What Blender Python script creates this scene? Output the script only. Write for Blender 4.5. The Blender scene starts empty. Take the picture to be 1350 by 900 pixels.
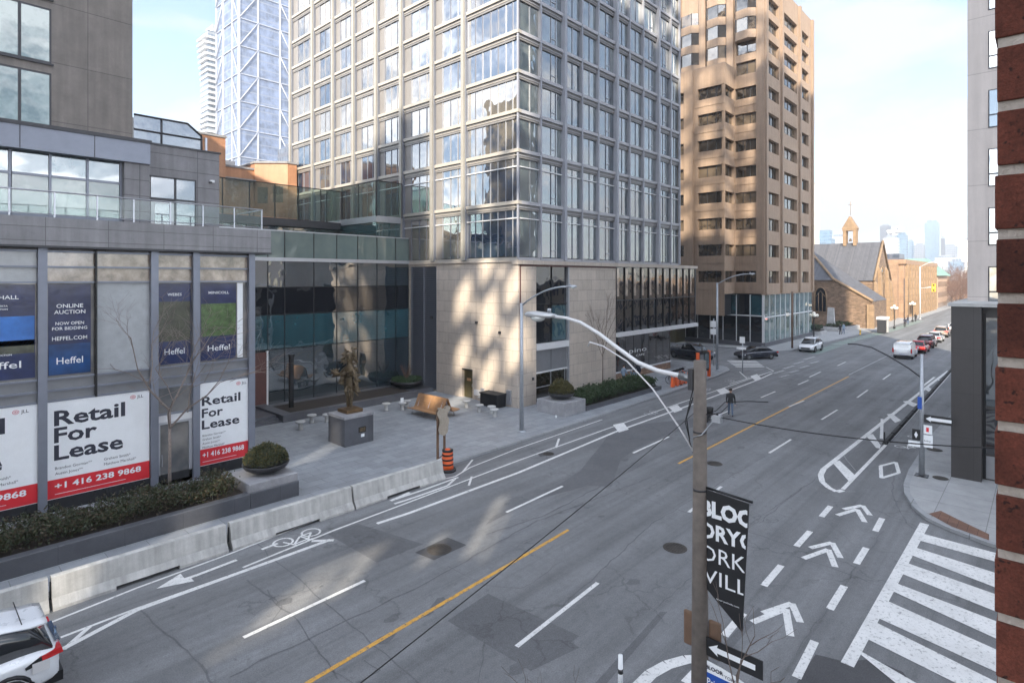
import bpy, bmesh, math, random
from mathutils import Vector, Matrix
random.seed(7)
rad=math.radians
sc=bpy.context.scene
COL=sc.collection
# ------------------------------------------------------------------ viewing geometry (metres; x runs along the street, y across it)
CAMH=9.2
A=math.atan2(705.,760.)
FW=(math.cos(A),math.sin(A)); RT=(math.sin(A),-math.cos(A))
def G(u,v,z=0.):
    a=(u-675.)/760.; r=(FW[0]+a*RT[0],FW[1]+a*RT[1],-(v-366.)/760.)
    t=(z-CAMH)/r[2]; return (r[0]*t,r[1]*t)
# ------------------------------------------------------------------ materials
M={}
def nodes(name):
    m=bpy.data.materials.new(name); m.use_nodes=True
    nt=m.node_tree; b=nt.nodes['Principled BSDF']; M[name]=m
    return m,nt,b
def L(nt,a,b): nt.links.new(a,b)
def N(nt,t,**k):
    n=nt.nodes.new(t)
    for q,w in k.items():
        if q.startswith('i_'):
            key=q[2:]; key=int(key) if key.isdigit() else key.replace('_',' ')
            n.inputs[key].default_value=w
        else: setattr(n,q,w)
    return n
def pos(nt): return N(nt,'ShaderNodeNewGeometry').outputs['Position']
def mathn(nt,op,a,b=None,c=None,clamp=False):
    n=N(nt,'ShaderNodeMath',operation=op); n.use_clamp=clamp
    for i,x in enumerate((a,b,c)):
        if x is None: continue
        if isinstance(x,(int,float)): n.inputs[i].default_value=x
        else: L(nt,x,n.inputs[i])
    return n.outputs[0]
def mix(nt,f,a,b,blend='MIX'):
    n=N(nt,'ShaderNodeMix',data_type='RGBA',blend_type=blend)
    for i,x in ((0,f),(6,a),(7,b)):
        if isinstance(x,(int,float)): n.inputs[i].default_value=x
        elif isinstance(x,tuple): n.inputs[i].default_value=(x[0],x[1],x[2],1)
        else: L(nt,x,n.inputs[i])
    return n.outputs[2]
def noise(nt,scale,detail=4,rough=.6,vec=None,dist=0):
    n=N(nt,'ShaderNodeTexNoise'); n.inputs['Scale'].default_value=scale; n.inputs['Detail'].default_value=detail
    n.inputs['Roughness'].default_value=rough; n.inputs['Distortion'].default_value=dist
    L(nt,vec if vec else pos(nt),n.inputs['Vector']); return n.outputs['Fac']
def ramp(nt,f,lo,hi,a=0.,b=1.):
    n=N(nt,'ShaderNodeMapRange',clamp=True); L(nt,f,n.inputs[0])
    for i,x in ((1,lo),(2,hi),(3,a),(4,b)): n.inputs[i].default_value=x
    return n.outputs[0]
def wallvec(nt):
    """(along wall, height) coordinates on vertical walls, (x,y) on floors"""
    g=N(nt,'ShaderNodeNewGeometry'); s=N(nt,'ShaderNodeSeparateXYZ'); L(nt,g.outputs['Position'],s.inputs[0])
    n=N(nt,'ShaderNodeSeparateXYZ'); L(nt,g.outputs['True Normal'],n.inputs[0])
    ax=mathn(nt,'GREATER_THAN',mathn(nt,'ABSOLUTE',n.outputs[0]),.5)
    up=mathn(nt,'GREATER_THAN',mathn(nt,'ABSOLUTE',n.outputs[2]),.5)
    u=mathn(nt,'ADD',mathn(nt,'MULTIPLY',s.outputs[1],ax),mathn(nt,'MULTIPLY',s.outputs[0],mathn(nt,'SUBTRACT',1.,ax)))
    v=mathn(nt,'ADD',mathn(nt,'MULTIPLY',s.outputs[1],up),mathn(nt,'MULTIPLY',s.outputs[2],mathn(nt,'SUBTRACT',1.,up)))
    c=N(nt,'ShaderNodeCombineXYZ'); L(nt,u,c.inputs[0]); L(nt,v,c.inputs[1]); return c.outputs[0]
def bump(nt,b,h,strength=.3,dist=.02):
    n=N(nt,'ShaderNodeBump'); n.inputs['Strength'].default_value=strength; n.inputs['Distance'].default_value=dist
    L(nt,h,n.inputs['Height']); L(nt,n.outputs[0],b.inputs['Normal'])
def plain(name,col,rough=.6,metal=0.,var=.12,vs=3.,coat=0.,emis=None,bmp=0.,bs=20.):
    m,nt,b=nodes(name)
    b.inputs['Roughness'].default_value=rough; b.inputs['Metallic'].default_value=metal
    if var>0:
        f=ramp(nt,noise(nt,vs,5,.65),.3,.7)
        lo=tuple(c*(1-var) for c in col); hi=tuple(min(1,c*(1+var)) for c in col)
        L(nt,mix(nt,f,lo,hi),b.inputs['Base Color'])
        L(nt,ramp(nt,noise(nt,vs*4,3),.3,.7,max(0,rough-.08),min(1,rough+.08)),b.inputs['Roughness'])
    else: b.inputs['Base Color'].default_value=(*col,1)
    if coat: b.inputs['Coat Weight'].default_value=coat; b.inputs['Coat Roughness'].default_value=.05
    if emis: b.inputs['Emission Color'].default_value=(*emis[0],1); b.inputs['Emission Strength'].default_value=emis[1]
    if bmp: bump(nt,b,noise(nt,bs,4),bmp,.01)
    return m
def panel(name,col,w,h,joint=.012,jcol=None,rough=.6,var=.1,off=0.,bmp=.25,metal=0.,cellvar=.12,streak=.12):
    """cladding / paving with joints, cell to cell tone variation, vertical weather streaks"""
    m,nt,b=nodes(name); v=wallvec(nt)
    t=N(nt,'ShaderNodeTexBrick'); L(nt,v,t.inputs['Vector']); t.offset=off; t.squash=1
    t.inputs['Scale'].default_value=1.; t.inputs['Brick Width'].default_value=w; t.inputs['Row Height'].default_value=h
    t.inputs['Mortar Size'].default_value=joint; t.inputs['Mortar Smooth'].default_value=.1; t.inputs['Bias'].default_value=0
    lo=tuple(c*(1-cellvar) for c in col); hi=tuple(min(1,c*(1+cellvar)) for c in col)
    t.inputs['Color1'].default_value=(*lo,1); t.inputs['Color2'].default_value=(*hi,1)
    j=jcol or tuple(c*.45 for c in col); t.inputs['Mortar'].default_value=(*j,1)
    c=t.outputs['Color']
    f=ramp(nt,noise(nt,1.3,6,.7),.3,.7,1-var,1+var); c=mix(nt,1.,c,f,'MULTIPLY')
    mp=N(nt,'ShaderNodeMapping'); mp.inputs['Scale'].default_value=(2.2,.12,1); L(nt,v,mp.inputs[0])
    s=ramp(nt,noise(nt,1.5,4,.6,mp.outputs[0]),.35,.75,1+streak*.4,1-streak); c=mix(nt,1.,c,s,'MULTIPLY')
    g=ramp(nt,noise(nt,45,3,.7),.25,.75,.93,1.07); c=mix(nt,1.,c,g,'MULTIPLY')
    L(nt,c,b.inputs['Base Color']); b.inputs['Roughness'].default_value=rough; b.inputs['Metallic'].default_value=metal
    h_=mathn(nt,'ADD',mathn(nt,'MULTIPLY',t.outputs['Fac'],-1.),mathn(nt,'MULTIPLY',noise(nt,60,3),.15))
    bump(nt,b,h_,bmp,.01); return m
def glass(name,tint,tint2=None,ior=2.1,rough=.02,wav=.12,ws=.7,rnd=True,ht=False):
    """coated window glass over whatever stands behind it"""
    m,nt,b=nodes(name); tint2=tint2 or tint
    if rnd:
        o=N(nt,'ShaderNodeObjectInfo').outputs['Random']
        f=mathn(nt,'ADD',mathn(nt,'MULTIPLY',o,.7),mathn(nt,'MULTIPLY',ramp(nt,noise(nt,1.1,3),.35,.65),.5),clamp=True)
        f=ramp(nt,f,.45,.8)
    else: f=ramp(nt,noise(nt,.8,3),.35,.65)
    L(nt,mix(nt,f,tint,tint2),b.inputs['Base Color'])
    b.inputs['IOR'].default_value=ior; b.inputs['Roughness'].default_value=rough
    n1=noise(nt,ws,2,.5); bump(nt,b,n1,wav,.25); return m
# asphalt
def asphalt(name,col,warm=0.,wheel=True):
    m,nt,b=nodes(name); p=pos(nt); s=N(nt,'ShaderNodeSeparateXYZ'); L(nt,p,s.inputs[0])
    big=ramp(nt,noise(nt,.22,5,.7),.3,.7,.86,1.14)
    mp=N(nt,'ShaderNodeMapping'); mp.inputs['Scale'].default_value=(.05,1.1,1); L(nt,p,mp.inputs[0])
    trk=ramp(nt,noise(nt,1.,4,.55,mp.outputs[0]),.32,.68,.76,1.2)
    mp2=N(nt,'ShaderNodeMapping'); mp2.inputs['Scale'].default_value=(.03,3.5,1); L(nt,p,mp2.inputs[0])
    trk2=ramp(nt,noise(nt,1.,3,.6,mp2.outputs[0]),.55,.75,1,.78)
    fine=mathn(nt,'MULTIPLY',ramp(nt,noise(nt,30,4,.85),.25,.75,.52,1.48),ramp(nt,noise(nt,5,5,.8),.3,.7,.86,1.14))
    vor=N(nt,'ShaderNodeTexVoronoi',feature='DISTANCE_TO_EDGE'); vor.inputs['Scale'].default_value=.33
    wp=N(nt,'ShaderNodeVectorMath',operation='ADD'); L(nt,p,wp.inputs[0]); nn=N(nt,'ShaderNodeTexNoise'); nn.inputs['Scale'].default_value=1.4; nn.inputs['Detail'].default_value=5; L(nt,p,nn.inputs['Vector'])
    sc_=N(nt,'ShaderNodeVectorMath',operation='SCALE'); sc_.inputs['Scale'].default_value=1.1; L(nt,nn.outputs['Color'],sc_.inputs[0]); L(nt,sc_.outputs[0],wp.inputs[1]); L(nt,wp.outputs[0],vor.inputs['Vector'])
    msk=ramp(nt,noise(nt,.16,2),.48,.56); cr=ramp(nt,vor.outputs['Distance'],.0,.016,1,0)
    crk=mathn(nt,'SUBTRACT',1.,mathn(nt,'MULTIPLY',mathn(nt,'MULTIPLY',cr,msk),.3))
    spots=mathn(nt,'MULTIPLY',ramp(nt,noise(nt,2.1,3,.6),.64,.74,1,.72),ramp(nt,noise(nt,7.,2,.6),.7,.76,1,.7))
    f=big
    for x in ([trk,trk2] if wheel else [])+[fine,crk,spots]: f=mathn(nt,'MULTIPLY',f,x)
    c=N(nt,'ShaderNodeRGB'); c.outputs[0].default_value=(*col,1)
    L(nt,mix(nt,1.,c.outputs[0],f,'MULTIPLY'),b.inputs['Base Color'])
    L(nt,ramp(nt,noise(nt,.5,4),.3,.7,.62,.85),b.inputs['Roughness'])
    bump(nt,b,noise(nt,70,3,.7),.5,.006); return m
asphalt('asphalt',(.150,.154,.160)); asphalt('asphalt_patch',(.104,.106,.112),wheel=False); asphalt('asphalt_old',(.13,.128,.125),wheel=False)
asphalt('asphalt_dark',(.058,.058,.062),wheel=False)
def paint(name,col,wear):
    m,nt,b=nodes(name); f=ramp(nt,noise(nt,9,8,.8),wear,wear+.13)
    c=mix(nt,f,(.12,.125,.13),col); c=mix(nt,1.,c,ramp(nt,noise(nt,1.2,4),.3,.7,.86,1.06),'MULTIPLY')
    L(nt,c,b.inputs['Base Color']); b.inputs['Roughness'].default_value=.6; return m
paint('road_white',(.66,.66,.65),.335); paint('road_yellow',(.62,.33,.05),.375); paint('road_green',(.24,.38,.30),.46); paint('road_worn',(.5,.51,.52),.44)
panel('paving',(.25,.265,.285),1.2,.6,.01,(.13,.135,.14),.55,.16,.5,.2,cellvar=.1,streak=.0)
panel('paving_plain',(.30,.305,.31),1.6,1.6,.014,(.17,.17,.17),.7,.14,0,.2,cellvar=.05,streak=0)
panel('kerb',(.27,.28,.29),2.0,2.0,.014,None,.7,.1,0,.2,cellvar=.06)
panel('tactile',(.16,.085,.06),.3,.3,.008,None,.8,.2)
panel('limestone',(.45,.39,.335),1.22,.82,.014,(.25,.22,.20),.55,.10,.5,.15,cellvar=.075,streak=.1)
panel('retail_cladding',(.225,.22,.23),2.0,.53,.012,None,.5,.14,0,.2,cellvar=.07,streak=.22)
panel('retail_panel',(.18,.175,.185),2.6,.72,.018,None,.5,.14,0,.2,cellvar=.07,streak=.22)
panel('dark_cladding',(.040,.036,.036),1.2,2.0,.008,None,.45,.12,0,.1,cellvar=.05)
panel('tower_concrete',(.19,.17,.155),6.5,2.75,.02,(.11,.10,.095),.75,.16,0,.3,cellvar=.05,streak=.2)
panel('cream_wall',(.50,.45,.42),30.,2.75,.02,(.36,.32,.3),.7,.05,0,.1,cellvar=.02)
panel('precast',(.285,.205,.148),30.,30.,.0,None,.75,.09,0,.1,cellvar=0,streak=.2)
panel('precast_fin',(.27,.196,.143),30.,30.,.0,None,.75,.09,0,.1,cellvar=0,streak=.2)
panel('granite',(.085,.088,.10),1.8,9.,.006,None,.35,.2,0,.1,cellvar=.06,streak=0)
panel('granite_light',(.27,.27,.285),9.,9.,.0,None,.6,.25,0,.3,cellvar=0,streak=.1)
panel('black_granite',(.018,.018,.02),2.0,2.,.006,None,.25,.2)
panel('church_stone',(.16,.105,.07),.55,.24,.02,(.19,.14,.10),.85,.3,.5,.6,cellvar=.35,streak=.1)
panel('church_slate',(.075,.077,.088),.5,.28,.012,(.11,.11,.12),.7,.2,.5,.4,cellvar=.2,streak=.1)
panel('church_trim',(.26,.175,.105),.8,.4,.01,None,.8,.2)
panel('sandstone',(.28,.18,.115),1.4,.7,.012,None,.8,.15,.5,.2,cellvar=.1)
panel('copper_cladding',(.33,.165,.09),1.1,1.6,.012,(.3,.14,.07),.42,.15,.5,.2,cellvar=.12)
panel('brick_red',(.27,.062,.035),.30,.1065,.0,None,.9,.2)
panel('brown_brick',(.30,.19,.13),.5,.25,.02,None,.9,.2,.5,.3,cellvar=.2)
panel('beige_wall',(.60,.52,.42),2.4,3.,.02,None,.75,.1)
plain('concrete',(.40,.40,.395),.8,var=.14,vs=1.2,bmp=.3,bs=30); panel('barrier_concrete',(.42,.415,.40),4.75,9.,.0,None,.85,.2,0,.3,cellvar=0,streak=.32); plain('concrete_pole',(.14,.12,.105),.85,var=.22,vs=6,bmp=.5,bs=40)
plain('concrete_block',(.36,.36,.36),.75,var=.2,vs=2,bmp=.4,bs=20)
plain('alu',(.42,.43,.46),.4,.6,.06); plain('brace_grey',(.34,.36,.42),.5,.2,.05); plain('alu_blue',(.20,.215,.26),.42,.45,.06); plain('alu_white',(.62,.62,.63),.5,.1,.05)
plain('pier_warm_lit',(.31,.295,.265),.5,.25,.08,1.); plain('pier_cool_shade',(.31,.32,.36),.5,.3,.08,1.); plain('band_warm_lit',(.36,.335,.30),.5,.1,.08,1.); plain('band_cool_shade',(.36,.36,.385),.5,.1,.08,1.)  # one frame finish in two tints: warm as sunlit, cool as shaded
plain('spandrel',(.18,.173,.17),.4,.1,.1,1.); plain('solid_panel',(.20,.188,.18),.5,.1,.08,1.)
plain('black_metal',(.012,.012,.014),.4,.3,.05); plain('dark_metal',(.05,.05,.055),.45,.5,.1); plain('galv',(.38,.40,.43),.45,.6,.12,8); plain('rail_steel',(.45,.46,.5),.35,.7,.08)
plain('bronze',(.11,.08,.045),.5,.35,.6,9,bmp=.7,bs=16); plain('bronze_base',(.16,.10,.05),.5,.6,.2)
plain('wood',(.34,.19,.095),.5,0,.2,4,bmp=.2); plain('door_red',(.09,.035,.03),.5,0,.15); plain('door_olive',(.07,.06,.03),.4,.2,.15)
plain('orange',(.72,.12,.03),.45,0,.06); plain('bike_orange',(.62,.13,.04),.45,0,.1); plain('black_rubber',(.02,.02,.021),.75,0,.15,20); plain('tyre',(.018,.018,.019),.8,0,.1); plain('rim',(.35,.36,.38),.3,.9,.05)
plain('sign_white',(.78,.80,.82),.4,0,.03); plain('sign_black',(.012,.012,.014),.4,0,0); plain('ink',(.02,.022,.04),.5,0,0); plain('sign_red',(.62,.02,.03),.4,0,.05); plain('logo_pink',(.55,.12,.15),.5,0,0)
plain('navy',(.012,.022,.085),.12,0,.3,1.5,coat=.6); plain('navy_blue',(.008,.06,.20),.12,0,.4,.9,coat=.6); plain('art_sky',(.01,.13,.45),.15,0,.35,.8,coat=.6); plain('art_land',(.05,.055,.035),.2,0,.6,2.5,coat=.5); plain('art_green',(.06,.11,.035),.2,0,.6,3.,coat=.5)
plain('blind',(.36,.38,.40),.35,0,.12,2.,coat=.5); plain('blind_warm_reflect',(.36,.30,.25),.12,0,.55,1.7,coat=1.); plain('grey_panel',(.20,.205,.22),.4,.2,.08,2.,coat=.3)  # blind_warm mottling paints warm window reflections over the blind colour
plain('street_blue',(.01,.07,.35),.4,0,0); plain('skin',(.42,.26,.19),.6,0,.05); plain('hair',(.03,.02,.015),.7,0,.1); plain('coat_black',(.02,.02,.022),.8,0,.2,20); plain('denim',(.09,.13,.20),.8,0,.2,30); plain('coat_blue',(.20,.27,.36),.8,0,.2,20); plain('coat_navy',(.015,.018,.035),.8,0,.2,20)
plain('soil',(.03,.022,.016),.95,0,.3,10,bmp=.5); plain('bark',(.13,.10,.085),.9,0,.3,14,bmp=.5); plain('bark_light',(.22,.18,.16),.85,0,.25,14,bmp=.4); plain('twig',(.15,.085,.06),.9,0,.2,5)
plain('amber',(.8,.35,.02),.3,0,0,emis=((1,.5,.05),1.2)); plain('lamp_glass',(.85,.8,.7),.3,0,0); plain('lens_glass',(.55,.57,.55),.15,0,0,coat=1); plain('yellow_housing',(.72,.42,.02),.45,0,.05)
plain('tail_red',(.5,.008,.01),.12,0,0,coat=1); plain('tail_lit',(.6,.01,.01),.2,0,0,emis=((1,.03,.02),1.5)); plain('headlight',(.7,.72,.75),.1,.2,0,coat=1); plain('plate',(.5,.52,.6),.5,0,.05); plain('cloth_beige',(.36,.31,.25),.9,0,.2,14,bmp=.3); plain('wood_post',(.14,.085,.055),.8,0,.2)
plain('iron',(.065,.058,.052),.7,.4,.3,20,bmp=.7,bs=60); plain('interior_light',(.8,.7,.5),.5,0,0,emis=((1,.72,.35),3.)); plain('roof_green',(.16,.27,.22),.7,0,.1); plain('roof_grey',(.22,.22,.23),.85,0,.2); plain('steam',(.8,.8,.8),1,0,0); plain('mirror',(.3,.35,.4),.05,.9,0)
for n,c in (('white',(.72,.74,.77)),('black_blue',(.01,.014,.03)),('red',(.42,.015,.02)),('dark_red',(.10,.012,.02)),('silver',(.42,.43,.44)),('bus_red',(.4,.02,.03)),('van_white',(.62,.64,.66)),('grey',(.12,.125,.13)),('tan',(.35,.28,.22))):
    plain('car_'+n,c,.32,.1 if n in('white','van_white') else .3,.02,1.,coat=1)
glass('car_glass',(.012,.014,.017),ior=1.6,wav=0,rnd=False)
glass('glass_tower_left',(.02,.035,.065),(.13,.12,.105),ior=3.4,wav=.13,ws=.5)
glass('glass_tower_right',(.012,.035,.052),(.11,.14,.145),ior=3.3,wav=.12,ws=.5)
glass('glass_atrium',(.012,.022,.03),(.03,.045,.055),ior=2.9,wav=.14,ws=.45,rnd=False)
glass('glass_teal',(.018,.055,.072),(.03,.09,.11),ior=2.5,wav=.12,ws=.5,rnd=False)
glass('glass_black',(.008,.009,.012),(.012,.014,.018),ior=1.9,wav=.12,ws=.5,rnd=False)
glass('glass_balustrade',(.10,.14,.135),(.13,.17,.16),ior=2.0,wav=.16,ws=.6,rnd=False)
glass('glass_green',(.03,.075,.08),(.08,.14,.14),ior=3.0,wav=.08,ws=.6,rnd=True)
glass('glass_brown',(.02,.016,.012),(.13,.10,.07),ior=2.2,wav=.05,ws=.5)
glass('glass_bronze',(.025,.02,.018),(.06,.05,.045),ior=2.1,wav=.12,ws=.6,rnd=False)
glass('glass_curtain',(.055,.115,.115),(.22,.29,.27),ior=2.0,wav=.1,ws=.5)
glass('glass_retail',(.10,.105,.11),(.22,.21,.20),ior=1.9,wav=.15,ws=.7,rnd=False)
glass('glass_sky',(.08,.09,.13),(.22,.23,.25),ior=2.8,wav=.03,ws=.3)
def facade(name,wall,win,w,h,fw=.55,fh=.5,ior=2.):
    """far building wall: rows of windows"""
    m,nt,b=nodes(name); v=wallvec(nt); s=N(nt,'ShaderNodeSeparateXYZ'); L(nt,v,s.inputs[0])
    a=mathn(nt,'FRACT',mathn(nt,'DIVIDE',s.outputs[0],w)); c=mathn(nt,'FRACT',mathn(nt,'DIVIDE',s.outputs[1],h))
    f=mathn(nt,'MULTIPLY',mathn(nt,'LESS_THAN',a,fw),mathn(nt,'LESS_THAN',c,fh))
    g=N(nt,'ShaderNodeNewGeometry'); nz=N(nt,'ShaderNodeSeparateXYZ'); L(nt,g.outputs['True Normal'],nz.inputs[0])
    f=mathn(nt,'MULTIPLY',f,mathn(nt,'LESS_THAN',mathn(nt,'ABSOLUTE',nz.outputs[2]),.5))
    wc=mix(nt,ramp(nt,noise(nt,.3,3),.35,.65),win,tuple(min(1,x*2.2) for x in win))
    L(nt,mix(nt,f,mix(nt,ramp(nt,noise(nt,.8,4),.3,.7),tuple(x*.9 for x in wall),wall),wc),b.inputs['Base Color'])
    L(nt,mathn(nt,'SUBTRACT',.75,mathn(nt,'MULTIPLY',f,.65)),b.inputs['Roughness']); return m
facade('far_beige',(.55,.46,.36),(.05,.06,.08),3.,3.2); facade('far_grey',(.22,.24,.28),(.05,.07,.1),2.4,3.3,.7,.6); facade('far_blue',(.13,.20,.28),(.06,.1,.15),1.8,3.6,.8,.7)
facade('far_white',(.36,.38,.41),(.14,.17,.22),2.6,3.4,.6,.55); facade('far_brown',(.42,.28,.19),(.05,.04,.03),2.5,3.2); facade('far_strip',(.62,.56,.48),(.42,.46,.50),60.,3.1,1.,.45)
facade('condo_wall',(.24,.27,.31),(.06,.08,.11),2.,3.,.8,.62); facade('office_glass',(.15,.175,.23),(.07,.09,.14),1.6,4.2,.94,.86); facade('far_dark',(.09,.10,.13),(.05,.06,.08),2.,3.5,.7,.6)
def leafmat(name,a,b_):
    m,nt,b=nodes(name); f=ramp(nt,noise(nt,9,4,.7),.3,.7)
    L(nt,mix(nt,f,a,b_),b.inputs['Base Color']); b.inputs['Roughness'].default_value=.65
    return m
leafmat('leaf_dark',(.014,.022,.009),(.045,.056,.02)); leafmat('leaf_olive',(.05,.045,.012),(.15,.12,.03)); leafmat('leaf_green',(.015,.035,.012),(.05,.09,.03)); leafmat('leaf_brown',(.03,.024,.012),(.075,.052,.026))
# ------------------------------------------------------------------ mesh builder
class MB:
    def __init__(s): s.v=[];s.f=[];s.m=[];s.mats=[];s.sm=[]
    def mi(s,m):
        if m not in s.mats: s.mats.append(m)
        return s.mats.index(m)
    def face(s,pts,m,sm=False):
        i=len(s.v); s.v+= [tuple(p) for p in pts]; s.f.append(tuple(range(i,i+len(pts)))); s.m.append(s.mi(m)); s.sm.append(sm); return s
    def raw(s,vs,fs,m,sm=False):
        i=len(s.v); s.v+=[tuple(p) for p in vs]; k=s.mi(m)
        for f in fs: s.f.append(tuple(i+q for q in f)); s.m.append(k); s.sm.append(sm)
        return s
    def hexa(s,p,m):   # 8 points: bottom 4 (ccw), top 4
        return s.raw(p,[(3,2,1,0),(4,5,6,7),(0,1,5,4),(1,2,6,5),(2,3,7,6),(3,0,4,7)],m)
    def box(s,x0,x1,y0,y1,z0,z1,m):
        if x0>x1:x0,x1=x1,x0
        if y0>y1:y0,y1=y1,y0
        return s.hexa([(x0,y0,z0),(x1,y0,z0),(x1,y1,z0),(x0,y1,z0),(x0,y0,z1),(x1,y0,z1),(x1,y1,z1),(x0,y1,z1)],m)
    def prism(s,poly,z0,z1,m):
        n=len(poly); vs=[(x,y,z0) for x,y in poly]+[(x,y,z1) for x,y in poly]
        return s.raw(vs,[tuple(range(n-1,-1,-1)),tuple(range(n,2*n))]+[(i,(i+1)%n,n+(i+1)%n,n+i) for i in range(n)],m)
    def extr(s,prof,a,b,axis,m,sm=False):
        """profile of (p,z) pairs swept from a to b along axis 'x' (p=y) or 'y' (p=x)"""
        n=len(prof); q=(lambda t,p,z:(t,p,z)) if axis=='x' else (lambda t,p,z:(p,t,z))
        vs=[q(a,p,z) for p,z in prof]+[q(b,p,z) for p,z in prof]
        return s.raw(vs,[tuple(range(n)),tuple(range(2*n-1,n-1,-1))]+[(i,n+i,n+(i+1)%n,(i+1)%n) for i in range(n)],m,sm)
    def tube(s,pts,r,m,n=6,caps=True):
        pts=[Vector(p) for p in pts]; rs=r if isinstance(r,(list,tuple)) else [r]*len(pts); vs=[];fs=[]
        for i,p in enumerate(pts):
            d=(pts[min(i+1,len(pts)-1)]-pts[max(i-1,0)])
            d=d.normalized() if d.length>1e-9 else Vector((0,0,1))
            a=d.cross(Vector((0,0,1)) if abs(d.z)<.95 else Vector((1,0,0))).normalized(); b=d.cross(a)
            for k in range(n):
                t=2*math.pi*k/n; vs.append(p+(a*math.cos(t)+b*math.sin(t))*rs[i])
        for i in range(len(pts)-1):
            for k in range(n): fs.append((i*n+k,i*n+(k+1)%n,(i+1)*n+(k+1)%n,(i+1)*n+k))
        if caps: fs.append(tuple(range(n-1,-1,-1))); fs.append(tuple(range(len(vs)-n,len(vs))))
        return s.raw(vs,fs,m,True)
    def lathe(s,prof,c,m,n=20,sm=True):
        vs=[];fs=[];k=len(prof)
        for r,z in prof:
            for i in range(n):
                t=2*math.pi*i/n; vs.append((c[0]+r*math.cos(t),c[1]+r*math.sin(t),c[2]+z))
        for j in range(k-1):
            for i in range(n): fs.append((j*n+i,j*n+(i+1)%n,(j+1)*n+(i+1)%n,(j+1)*n+i))
        fs.append(tuple(range(n-1,-1,-1))); fs.append(tuple(range((k-1)*n,k*n)))
        return s.raw(vs,fs,m,sm)
    def ball(s,c,r,m,n=12,sq=(1,1,1)):
        prof=[(max(.001,math.sin(math.pi*j/8)),-math.cos(math.pi*j/8)) for j in range(9)]
        vs=[];fs=[]
        for a,z in prof:
            for i in range(n):
                t=2*math.pi*i/n; vs.append((c[0]+r*sq[0]*a*math.cos(t),c[1]+r*sq[1]*a*math.sin(t),c[2]+r*sq[2]*z))
        for j in range(8):
            for i in range(n): fs.append((j*n+i,j*n+(i+1)%n,(j+1)*n+(i+1)%n,(j+1)*n+i))
        return s.raw(vs,fs,m,True)
    def build(s,name,parent=None,bevel=0):
        me=bpy.data.meshes.new(name)
        o0=parent_world(parent)
        me.from_pydata([(x-o0[0],y-o0[1],z-o0[2]) for x,y,z in s.v],[],s.f)
        for m in s.mats: me.materials.append(M[m] if m in M else bpy.data.materials[m])
        me.polygons.foreach_set('material_index',s.m); me.polygons.foreach_set('use_smooth',s.sm)
        me.update(); o=bpy.data.objects.new(name,me); COL.objects.link(o)
        if parent: o.parent=parent
        if bevel:
            b=o.modifiers.new('bevel','BEVEL'); b.width=bevel; b.segments=2; b.limit_method='ANGLE'
        return o
def parent_world(p):
    x=Vector((0,0,0))
    while p is not None: x+=p.location; p=p.parent
    return x
def setp(o,label,cat,group=None,kind=None):
    if label: o['label']=label
    if cat: o['category']=cat
    if group: o['group']=group
    if kind: o['kind']=kind
    return o
def thing(name,label,cat,loc=(0,0,0),group=None):
    o=bpy.data.objects.new(name,None); COL.objects.link(o); o.location=loc; o.empty_display_size=.3
    return setp(o,label,cat,group)
def struct(mb,name): o=mb.build(name); o['kind']='structure'; return o
def copytree(o,loc,rz,label,parent=None):
    c=o.copy(); COL.objects.link(c); c.parent=parent
    if parent is None:
        c.location=loc; c.rotation_euler=(0,0,rz); c['label']=label
    for ch in list(o.children): copytree(ch,None,None,None,c)
    return c
class Fr:
    """wall frame: u along the wall, z up, d outwards"""
    def __init__(s,o,ux,n): s.o=o;s.ux=ux;s.n=n
    def p(s,u,z,d=0): return (s.o[0]+s.ux[0]*u+s.n[0]*d, s.o[1]+s.ux[1]*u+s.n[1]*d, z)
    def box(s,mb,u0,u1,z0,z1,d0,d1,m):
        q=s.p
        mb.hexa([q(u0,z0,d1),q(u1,z0,d1),q(u1,z0,d0),q(u0,z0,d0),q(u0,z1,d1),q(u1,z1,d1),q(u1,z1,d0),q(u0,z1,d0)],m)
    def quad(s,mb,u0,u1,z0,z1,d,m): mb.face([s.p(u0,z0,d),s.p(u1,z0,d),s.p(u1,z1,d),s.p(u0,z1,d)],m)
    def wall(s,mb,u0,u1,z0,z1,holes,depth,m,rev=None,d=0):
        us=sorted({u0,u1,*[min(max(h[0],u0),u1) for h in holes],*[min(max(h[1],u0),u1) for h in holes]}); zs=sorted({z0,z1,*[h[2] for h in holes],*[h[3] for h in holes]})
        for i in range(len(us)-1):
            for j in range(len(zs)-1):
                cu=(us[i]+us[i+1])/2; cz=(zs[j]+zs[j+1])/2
                if any(h[0]<cu<h[1] and h[2]<cz<h[3] for h in holes): continue
                s.quad(mb,us[i],us[i+1],zs[j],zs[j+1],d,m)
        for h in holes:
            a,b,c,e=h[:4]; q=s.p; r=rev or m
            mb.face([q(a,c,d),q(a,e,d),q(a,e,d-depth),q(a,c,d-depth)],r); mb.face([q(b,e,d),q(b,c,d),q(b,c,d-depth),q(b,e,d-depth)],r)
            mb.face([q(a,c,d),q(a,c,d-depth),q(b,c,d-depth),q(b,c,d)],r); mb.face([q(a,e,d-depth),q(a,e,d),q(b,e,d),q(b,e,d-depth)],r)
def FY(y): return Fr((0,y),(1,0),(0,-1))      # faces the street, u = x
def FX(x): return Fr((x,0),(0,-1),(-1,0))     # faces back along the street, u = -y
_tc={}
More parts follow.
